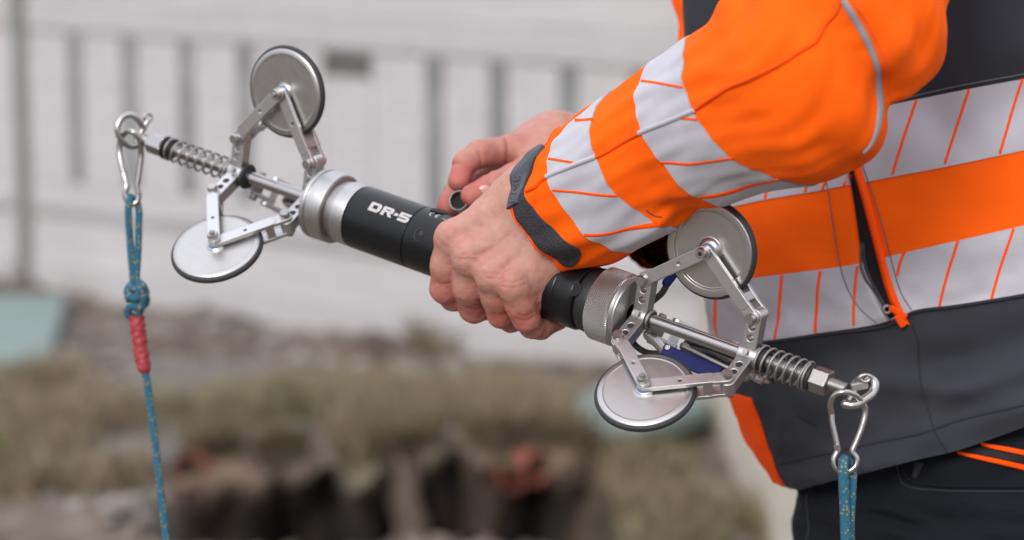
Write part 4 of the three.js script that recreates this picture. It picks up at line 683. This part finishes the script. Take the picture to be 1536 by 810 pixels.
mesh('scuff', S.cord([[970, 319], [976, 323], [984, 325], [992, 324]], .0005, .0000, 20), std([.22, .05, .02], { roughness: .9 }), sleeve);
mesh('scuff', J.cord([[1198, 623], [1206, 628], [1215, 632], [1226, 640]], .0005, .0001, 20), M.lining, jacket);
// ---- right sleeve, behind the tool
const rowsR = [[846, 218, 868, 300, 1.815], [900, 232, 905, 345, 1.83], [965, 262, 936, 370, 1.85], [1040, 290, 958, 398, 1.865], [1085, 300, 985, 410, 1.875], [1115, 270, 968, 340, 1.88], [1125, 180, 995, 210, 1.885], [1128, 60, 1019, 60, 1.89], [1135, -60, 1003, -40, 1.895], [1150, -250, 1000, -250, 1.90], [1180, -400, 1010, -400, 1.90]];
const SR = new Loft(armStations(rowsR, .95), (u, v) => .003 * fbm3(Math.cos(u) * 2, Math.sin(u) * 2, v * 8, 3)); SR.len = .55;
const sleeve2 = mesh('sleeve', SR.strip(() => .06, () => 1, 90, 90), M.orange, person);
mesh('cuff_panel', SR.strip(() => 0, () => .06, 90, 4), M.orange, sleeve2);

// ---- trousers: hips, two legs, and boots on the ground
const hips = [[1200, 600, 1920, 560, 1.85, .115], [1196, 690, 1915, 650, 1.85, .118], [1194, 760, 1915, 740, 1.85, .12], [1194, 860, 1915, 850, 1.86, .122], [1200, 960, 1910, 950, 1.87, .12], [1225, 1060, 1900, 1050, 1.88, .11]];
const H = new Loft(hips.map(r => { const a = P(r[0], r[1], r[4]), b = P(r[2], r[3], r[4]); return { c: a.clone().add(b).multiplyScalar(.5), h: a.clone().sub(b).multiplyScalar(.5), d: V(0, 0, r[5]), b: .9 }; }), (u, v) => .0032 * fbm3(Math.cos(u) * 2.6, Math.sin(u) * 2.6, v * 5, 4) + sstep(.3, .75, Math.sin(u)) * .0034 * Math.sin(v * 44 + u * 3 + 2 * noise2(u * 2, v * 5)) * (.5 + .5 * noise2(u * 1.7 + 3, v * 4)) + .0014 * Math.sin(v * 30 - u * 5)); H.len = .3;
const trousers = mesh('trousers', H.strip(() => 0, () => 1, 160, 80), M.trouser, person);
{
  const legs = s => { const hip = P(s < 0 ? 1390 : 1725, 1000, 1.87), foot = V(hip.x + s * .03, .09, hip.z + (s < 0 ? -.02 : .04)), st = []; for (let i = 0; i <= 6; i++) { const f = i / 6, c = hip.clone().lerp(foot, f), r = lerp(.088, .058, f); st.push({ c: c, h: V(-r, 0, 0), d: V(0, 0, r * 1.05) }); } const L = new Loft(st, (u, v) => .004 * fbm3(Math.cos(u) * 2, Math.sin(u) * 2, v * 9, 3)); L.len = .8; mesh('trouser_leg', L.strip(() => 0, () => 1, 48, 40), M.trouser, trousers);
    const bp = [[0, .10, 0, .052], [0, .05, .01, .050], [0, .035, .07, .048], [0, .03, .13, .043], [0, .028, .17, .036]]; const bst = bp.map(q => ({ c: V(foot.x - q[2] * .55, q[1], foot.z + q[2] * .8), h: V(-q[3] * .82, 0, -q[3] * .55), d: V(0, q[3] * (q[1] > .08 ? .6 : .75), q[1] > .08 ? q[3] * .6 : 0) })); bst.forEach(b => b.b = .8); const B = new Loft(bst); mesh('boot', B.strip(() => 0, () => 1, 32, 24), M.lining, trousers); };
  legs(-1); legs(1);
  mesh('pocket_seam', H.cord([[1352, 697], [1356, 712], [1368, 722], [1400, 727], [1470, 729], [1536, 729]], .0016, .0006, 60), M.trouser, trousers);
  mesh('pocket_stitch', H.cord([[1345, 700], [1350, 720], [1366, 731], [1400, 735], [1470, 737], [1536, 737]], .0005, .0004, 60), M.charcoal, trousers);
  mesh('pocket_tab', H.patch(H.uvs([[1372, 692], [1369, 705], [1367, 716]]), H.uvs([[1386, 694], [1380, 706], [1372, 718]]), .002, 10, 3), M.charcoal, trousers);
  const za = H.uvs([[1436, 676], [1470, 683], [1500, 689], [1560, 702]]), zb = H.uvs([[1438, 681], [1470, 690], [1500, 697], [1560, 711]]), zc = H.uvs([[1470, 663], [1490, 667], [1515, 671], [1560, 681]]), zd = H.uvs([[1474, 669], [1492, 674], [1515, 679], [1560, 689]]);
  const z1 = mesh('zip_tape', H.patch(za, zb, .0024, 40, 4), M.orangeTrim, trousers); const z2 = mesh('zip_tape', H.patch(zc, zd, .0024, 40, 4), M.orangeTrim, trousers);
  mesh('zip_gap', H.patch(zd, za, .0008, 40, 4), M.lining, trousers);
  mesh('front_seam', H.cord([[1212, 742], [1210, 775], [1210, 815], [1214, 900]], .0008, .0002, 40), M.charcoal, trousers);
}
// ------------------------------------------------------------------ skin: a field of tapered capsules, meshed by surface nets
function surfaceNets(field, lo, hi, h) {
  const n = [0, 1, 2].map(k => Math.ceil((hi.getComponent(k) - lo.getComponent(k)) / h) + 1), N = n[0] * n[1] * n[2], F = new Float32Array(N);
  let q = 0; for (let k = 0; k < n[2]; k++) for (let j = 0; j < n[1]; j++) for (let i = 0; i < n[0]; i++) F[q++] = field(lo.x + i * h, lo.y + j * h, lo.z + k * h);
  const at = (i, j, k) => (k * n[1] + j) * n[0] + i, vid = new Int32Array(N).fill(-1), pos = [], idx = [];
  const cor = [[0, 0, 0], [1, 0, 0], [0, 1, 0], [1, 1, 0], [0, 0, 1], [1, 0, 1], [0, 1, 1], [1, 1, 1]], ed = [[0, 1], [2, 3], [4, 5], [6, 7], [0, 2], [1, 3], [4, 6], [5, 7], [0, 4], [1, 5], [2, 6], [3, 7]];
  for (let k = 0; k < n[2] - 1; k++) for (let j = 0; j < n[1] - 1; j++) for (let i = 0; i < n[0] - 1; i++) {
    let m = 0; const v = cor.map((c, b) => { const f = F[at(i + c[0], j + c[1], k + c[2])]; if (f < 0) m |= 1 << b; return f; }); if (m === 0 || m === 255) continue;
    let x = 0, y = 0, z = 0, c = 0; for (const [a, b] of ed) if ((v[a] < 0) !== (v[b] < 0)) { const t = v[a] / (v[a] - v[b]); x += lerp(cor[a][0], cor[b][0], t); y += lerp(cor[a][1], cor[b][1], t); z += lerp(cor[a][2], cor[b][2], t); c++; }
    vid[at(i, j, k)] = pos.length / 3; pos.push(lo.x + (i + x / c) * h, lo.y + (j + y / c) * h, lo.z + (k + z / c) * h);
  }
  const quad = (a, b, c, d, flip) => { if (a < 0 || b < 0 || c < 0 || d < 0) return; if (flip) idx.push(a, c, b, a, d, c); else idx.push(a, b, c, a, c, d); };
  for (let k = 1; k < n[2] - 1; k++) for (let j = 1; j < n[1] - 1; j++) for (let i = 1; i < n[0] - 1; i++) {
    const s = F[at(i, j, k)] < 0;
    if (s !== F[at(i + 1, j, k)] < 0) quad(vid[at(i, j - 1, k - 1)], vid[at(i, j, k - 1)], vid[at(i, j, k)], vid[at(i, j - 1, k)], !s);
    if (s !== F[at(i, j + 1, k)] < 0) quad(vid[at(i - 1, j, k - 1)], vid[at(i - 1, j, k)], vid[at(i, j, k)], vid[at(i, j, k - 1)], !s);
    if (s !== F[at(i, j, k + 1)] < 0) quad(vid[at(i - 1, j - 1, k)], vid[at(i, j - 1, k)], vid[at(i, j, k)], vid[at(i - 1, j, k)], !s);
  }
  const nor = [], e = h * .6; for (let i = 0; i < pos.length; i += 3) { const [x, y, z] = [pos[i], pos[i + 1], pos[i + 2]]; const g = V(field(x + e, y, z) - field(x - e, y, z), field(x, y + e, z) - field(x, y - e, z), field(x, y, z + e) - field(x, y, z - e)).normalize(); nor.push(g.x, g.y, g.z); }
  return { pos, nor, idx };
}
const smin = (a, b, k) => { const h = Math.max(k - Math.abs(a - b), 0) / k; return Math.min(a, b) - h * h * k * .25; };
const smax = (a, b, k) => -smin(-a, -b, k);
const cap = (p, a, b, ra, rb) => { const dx = b.x - a.x, dy = b.y - a.y, dz = b.z - a.z, px = p[0] - a.x, py = p[1] - a.y, pz = p[2] - a.z, t = Math.max(0, Math.min(1, (px * dx + py * dy + pz * dz) / (dx * dx + dy * dy + dz * dz))); const x = px - dx * t, y = py - dy * t, z = pz - dz * t; return Math.sqrt(x * x + y * y + z * z) - (ra + (rb - ra) * t); };
const ball = (p, a, r) => Math.hypot(p[0] - a.x, p[1] - a.y, p[2] - a.z) - r;
// depth along a pixel's ray at which it meets a cylinder of radius rho about the tool's axis, camera side
function rho(px, py, r) {
  const d = ray(px, py), o = CP.clone().sub(AL), dp = d.clone().addScaledVector(AX, -d.dot(AX)), op = o.clone().addScaledVector(AX, -o.dot(AX));
  const a = dp.dot(dp), b = 2 * dp.dot(op), c = op.dot(op) - r * r, D = b * b - 4 * a * c; const t = D > 0 ? (-b - Math.sqrt(D)) / (2 * a) : -b / (2 * a); return P(px, py, t);
}
const around = (px, deg, r) => { const t = tAt(px), a = deg * Math.PI / 180; return axisPoint(t, Math.sin(a) * r, Math.cos(a) * r); };
const skinParts = [], creases = [], warm = [];    // meshes to merge; [point, radius, strength] of redder skin
// --- left hand round the tube
{
  const R = RT;
  const mcp = [rho(679, 357, R + .0125), rho(706, 386, R + .0125), rho(740, 414, R + .0120), rho(772, 430, R + .0110)];
  const pip = [rho(668, 432, R + .0078), rho(712, 462, R + .0078), rho(752, 470, R + .0078), rho(789, 478, R + .0078)];
  const ang = q => { const l = q.clone().sub(AL), v = l.dot(AV), u = l.dot(AU); return Math.atan2(u, v) * 180 / Math.PI; };
  const tpx = q => { const t = q.clone().sub(AL).dot(AX); return toPx(axisPoint(t))[0]; };
  console.log('mcp', mcp.map(q => ang(q).toFixed(0) + '/' + tpx(q).toFixed(0)).join(' '), 'pip', pip.map(q => ang(q).toFixed(0) + '/' + tpx(q).toFixed(0)).join(' '));
  const wrist1 = P(794, 296, 1.676), wrist2 = P(834, 370, 1.670), wristM = P(815, 335, 1.672), thumbB = P(760, 315, 1.69);
  const fingers = [];
  const segs = [[.0098, .0094, .0084, .0072], [.0097, .0094, .0085, .0074], [.0094, .0089, .0082, .0070], [.0086, .0083, .0075, .0062]];
  const mid = [];
  mcp.forEach((m, i) => {
    const p = pip[i], a0 = ang(p), tp = tpx(p) ;
    const len = [.024, .026, .025, .019][i], l2 = [.020, .021, .020, .018][i];
    const d1 = len / (R + .008) * 57.3, d2 = l2 / (R + .008) * 57.3;
    const dip = around(tp + 4, a0 - d1, R + .0072), tip = around(tp + 9, a0 - d1 - d2, R + .0066);
    // knuckle and the bend between: an extra point keeps the flesh outside the tube
    const mm2 = m.clone().add(p).multiplyScalar(.5), l = mm2.clone().sub(axisPoint(mm2.clone().sub(AL).dot(AX))), rr = l.length(); mm2.addScaledVector(l.normalize(), Math.max(0, R + .0058 - rr));
    const am = (ang(p) + ang(dip)) / 2, dm = around((tp + tp + 4) / 2, a0 - d1 / 2, R + .0082);
    fingers.push({ m, mm2, p, dm, dip, tip, r: segs[i] });
    warm.push([p, .016, 1], [mm2, .012, .5], [m, .010, .6], [tip, .014, 1]);
  });
  const thumb = [P(757, 318, 1.690), around(735, 95, R + .013), around(705, 135, R + .010), around(690, 172, R + .008)];
  const lo = V(1e9, 1e9, 1e9), hi = V(-1e9, -1e9, -1e9); const add = (q, r) => { lo.min(q.clone().subScalar(r)); hi.max(q.clone().addScalar(r)); };
  for (const f of fingers) for (const q of [f.m, f.p, f.dip, f.tip]) add(q, .016); for (const q of thumb) add(q, .016); const arm1 = P(925, 255, 1.650), armA = P(915, 240, 1.655), armB = P(935, 285, 1.650); add(wrist1, .03); add(wrist2, .03); add(arm1, .045);
  const carp = [wrist1, wrist1.clone().lerp(wrist2, .33), wrist1.clone().lerp(wrist2, .66), wrist2];
  const tend = fingers.map((f, i) => [f.m, carp[i]]);
  const field0 = (x, y, z) => {
    const p = [x, y, z];
    // back of the hand
    let palm = 1e9; const mr = [.0100, .0100, .0096, .0092], cr = [.0178, .0178, .0176, .0172];
    for (let i = 0; i < 4; i++) palm = smin(palm, cap(p, fingers[i].m, carp[i], mr[i], cr[i]), .006);
    palm = smin(palm, cap(p, thumb[0], wrist1, .0155, .016), .014);
    palm = smin(palm, cap(p, wrist1, armA, .0185, .0240), .012); palm = smin(palm, cap(p, wrist2, armB, .0180, .0240), .012);
    palm = smin(palm, cap(p, wrist2, pip[3].clone().lerp(wrist2, .35), .0165, .0110), .012);   // heel of the hand on the little-finger side
    let F = 1e9;
    for (let i = 0; i < 4; i++) { const f = fingers[i], r = f.r;
      let d = cap(p, f.m, f.mm2, r[0] + .0003, r[0] + .0004); d = smin(d, cap(p, f.mm2, f.p, r[0] + .0004, r[1] + .0004), .006); d = smin(d, cap(p, f.p, f.dm, r[1], r[2]), .003); d = smin(d, cap(p, f.dm, f.dip, r[2], r[2]), .003); d = smin(d, cap(p, f.dip, f.tip, r[2], r[3]), .003);
      F = smin(F, d, .0007); }
    let d = smin(palm, F, .0035);
    for (let i = 0; i < 4; i++) { const m = fingers[i].m; d = smin(d, ball(p, V(m.x, m.y, m.z).addScaledVector(AV, .0020), [.0088, .0100, .0090, .0078][i]), .007); }    // knuckles
    let t = cap(p, thumb[0], thumb[1], .0135, .0112); t = smin(t, cap(p, thumb[1], thumb[2], .0112, .0098), .004); t = smin(t, cap(p, thumb[2], thumb[3], .0098, .0085), .004); d = smin(d, t, .008);
    // tendons and veins: slight ridges on the back
    { let tb = 0; for (let i = 0; i < 4; i++) { const a = fingers[i].m, b = carp[i]; tb = Math.max(tb, Math.exp(-((cap(p, a.clone().lerp(b, .12).addScaledVector(AV, .012), a.clone().lerp(b, .8).addScaledVector(AV, .012), 0, 0) / .0055) ** 2))); } d -= .0011 * tb; }
    d -= .00035 * noise3(x * 60, y * 60, z * 60) + .00018 * noise3(x * 150, y * 150, z * 150);
    return d;
  };
  const hit = (px, py) => { let d = 1.55; for (let k = 0; k < 60; k++) { const q = P(px, py, d), f = field0(q.x, q.y, q.z); d += f * .8; if (f < .0001) break; } return P(px, py, Math.min(d, 1.75)); };
  const line = pts => pts.map(q => hit(q[0], q[1]));
  const veins = [[[712, 322], [735, 335], [762, 338], [790, 345]], [[722, 372], [745, 362], [765, 345], [788, 322]], [[748, 398], [770, 380], [800, 372], [822, 352]], [[700, 340], [722, 352], [745, 362]]].map(line);
  const folds = [[[722, 408], [735, 411], [752, 410]], [[724, 414], [738, 418], [754, 416]], [[754, 423], [770, 424], [786, 419]], [[753, 430], [769, 432], [788, 427]], [[692, 383], [704, 379], [716, 383]], [[690, 390], [703, 387], [716, 391]], [[655, 424], [664, 427], [676, 425]], [[700, 462], [711, 465], [724, 461]], [[740, 470], [752, 473], [764, 469]], [[775, 478], [788, 482], [800, 476]], [[776, 472], [788, 474], [800, 470]], [[806, 462], [812, 455], [822, 448]], [[669, 346], [678, 342], [688, 346]]].map(line);
  const polyD = (p, L) => { let m = 1; for (let i = 0; i < L.length - 1; i++) m = Math.min(m, cap(p, L[i], L[i + 1], 0, 0)); return m; };
  const field = (x, y, z) => { let d = field0(x, y, z); if (Math.abs(d) > .006) return d; const p = [x, y, z]; let v = 0, f = 0; for (const L of veins) v = Math.max(v, Math.exp(-((polyD(p, L) / .0026) ** 2))); for (const L of folds) f = Math.max(f, Math.exp(-((polyD(p, L) / .0010) ** 2))); return d - .0004 * v + .0005 * f; };
  for (const L of folds) creases.push(L);
  skinParts.push(surfaceNets(field, lo, hi, .0015));
}
// --- right hand behind the tube, holding a small metal cap
let RNAIL;
const capC = P(689, 301, 1.755);
{
  const q = (x, y, d) => P(x, y, d);
  const chains = [
    [[q(800, 222, 1.80), .0135], [q(766, 226, 1.785), .0104], [q(718, 231, 1.768), .0093], [q(697, 246, 1.760), .0083], [q(688, 272, 1.753), .0072]],    // index
    [[q(800, 240, 1.815), .0130], [q(770, 250, 1.815), .0105], [q(722, 262, 1.80), .0094], [q(684, 290, 1.785), .0086], [q(671, 310, 1.772), .0074]],   // middle
    [[q(806, 255, 1.83), .0125], [q(778, 272, 1.83), .0100], [q(738, 288, 1.82), .0090], [q(712, 305, 1.80), .0084], [q(690, 318, 1.785), .0072]],     // ring
    [[q(812, 270, 1.84), .0115], [q(788, 290, 1.842), .0088], [q(756, 306, 1.835), .0080], [q(735, 315, 1.82), .0072], [q(716, 322, 1.81), .0062]],     // little
  ];
  const thumb = [[q(815, 250, 1.775), .0150], [q(772, 270, 1.756), .0110], [q(738, 282, 1.745), .0098], [q(709, 294, 1.738), .0082]];
  const grooves = [[q(719, 240, 1.76), q(735, 229, 1.77).sub(q(712, 236, 1.76)).normalize()], [q(703, 256, 1.755), q(702, 239, 1.76).sub(q(694, 256, 1.757)).normalize()], [q(760, 240, 1.775), q(775, 226, 1.78).sub(q(752, 226, 1.778)).normalize()], [q(738, 283, 1.74), q(750, 279, 1.74).sub(q(728, 286, 1.74)).normalize()]];
  const wr1 = q(835, 228, 1.81), arm = q(900, 285, 1.835);
  const lo = V(1e9, 1e9, 1e9), hi = V(-1e9, -1e9, -1e9); const add = (p, r) => { lo.min(p.clone().subScalar(r)); hi.max(p.clone().addScalar(r)); };
  for (const c of [...chains, thumb]) for (const [p, r] of c) add(p, r + .008); add(wr1, .035); add(arm, .035);
  const field = (x, y, z) => {
    const p = [x, y, z]; let palm = 1e9; for (const c of chains) palm = smin(palm, cap(p, c[0][0], c[1][0], c[0][1], c[1][1] + .0006), .008);
    palm = smin(palm, cap(p, q(806, 236, 1.812), wr1, .021, .025), .012); palm = smin(palm, cap(p, wr1, arm, .025, .028), .015); palm = smin(palm, cap(p, wr1, thumb[0][0], .02, .015), .012);
    let F = 1e9; for (const c of chains) { let d = 1e9; for (let i = 1; i < c.length - 1; i++) d = smin(d, cap(p, c[i][0], c[i + 1][0], c[i][1], c[i + 1][1]), .0024); F = smin(F, d, .0012); }
    let t = 1e9; for (let i = 0; i < 3; i++) t = smin(t, cap(p, thumb[i][0], thumb[i + 1][0], thumb[i][1], thumb[i + 1][1]), .003);
    let d = smin(palm, F, .004); d = smin(d, t, .0012); for (const [c, n] of grooves) { const a = (x - c.x) * n.x + (y - c.y) * n.y + (z - c.z) * n.z, r2 = (x - c.x) ** 2 + (y - c.y) ** 2 + (z - c.z) ** 2; if (r2 < .0003) d += .0011 * Math.exp(-((a / .0011) ** 2)); } return d - .0005 * noise3(x * 70, y * 70, z * 70);
  };
  skinParts.push(surfaceNets(field, lo, hi, .0021));
  for (const c of [...chains, thumb]) warm.push([c[c.length - 1][0], .016, 1.2], [c[1][0], .02, .3]); warm.push([q(740, 262, 1.77), .04, .45]);
  // the cap: an open metal thimble
  const up = P(684, 296, 1.735).sub(capC); const ax = ray(689, 301).normalize().negate().addScaledVector(CR, -.42).addScaledVector(CU, .25).normalize();
  const g = new THREE.LatheGeometry([[0, -.012], [.0040, -.012], [.0056, -.0112], [.0060, -.010], [.0060, .0005], [.0056, .001], [.0050, .0006], [.0050, -.009], [0, -.0092]].map(k => new THREE.Vector2(Math.max(1e-5, k[0]), k[1])), 40);
  g.scale(1.15, 1.15, 1.15); g.applyQuaternion(new THREE.Quaternion().setFromUnitVectors(V(0, 1, 0), ax));
  const capT = thing('metal_cap', 'small round metal cap pinched between thumb and fingers of the rear hand', 'cap', P(688.5, 301, 1.738)); mesh('shell', g, M.steelDull, capT);
  { const n = new THREE.SphereGeometry(1, 20, 14); n.scale(.0062, .0044, .0016); n.rotateZ(.45); const c = P(724, 288.5, 1.7335); n.translate(c.x, c.y, c.z); RNAIL = n; }
  const d = new THREE.CylinderGeometry(.0056, .0056, .0006, 32); d.translate(0, -.0030, 0); d.applyQuaternion(new THREE.Quaternion().setFromUnitVectors(V(0, 1, 0), ax)); mesh('dark_inside', d, M.dark, capT);
}
{
  const pos = [], nor = [], col = [], uv = [], idx = []; let base = 0;
  for (const s of skinParts) { pos.push(...s.pos); nor.push(...s.nor); for (const i of s.idx) idx.push(i + base); base += s.pos.length / 3; }
  for (let i = 0; i < pos.length; i += 3) {
    const [x, y, z] = [pos[i], pos[i + 1], pos[i + 2]]; let w = 0; for (const [c, r, k] of warm) { const d2 = (x - c.x) ** 2 + (y - c.y) ** 2 + (z - c.z) ** 2; w += k * Math.exp(-d2 / (r * r)); }
    w = Math.min(1.2, w) * .8 + .24 * fbm3(x * 60, y * 60, z * 60, 3) + .12; { let m = 1; for (const L of creases) for (let q = 0; q < L.length - 1; q++) m = Math.min(m, cap([x, y, z], L[q], L[q + 1], 0, 0)); w += .28 * Math.exp(-((m / .0018) ** 2)); }; const f = fbm3(x * 160, y * 160, z * 160, 2);
    const k = .90 + .10 * f; col.push(lerp(.475, .44, w) * k, lerp(.250, .135, w) * k, lerp(.192, .104, w) * k);
    const p = V(x, y, z); uv.push(p.dot(CR) * 1, p.dot(CU) + p.dot(CF) * .5);
  }
  const g = new THREE.BufferGeometry(); g.setAttribute('position', new THREE.Float32BufferAttribute(pos, 3)); g.setAttribute('normal', new THREE.Float32BufferAttribute(nor, 3)); g.setAttribute('color', new THREE.Float32BufferAttribute(col, 3)); g.setAttribute('uv', new THREE.Float32BufferAttribute(uv, 2)); g.setIndex(idx);
  M.skin = phy([1, 1, 1], { vertexColors: true, roughness: .58, sheen: .1, sheenColor: new THREE.Color().setRGB(.6, .35, .3), sheenRoughness: .5, bumpMap: rep(T.skin, 13, 13), bumpScale: .00045 });
  const bodyMesh = mesh('body', g, M.skin, person);
  mesh('fingernail', RNAIL, phy([.52, .27, .24], { roughness: .3, clearcoat: .3 }), bodyMesh);
}
renderer.render(scene, camera);
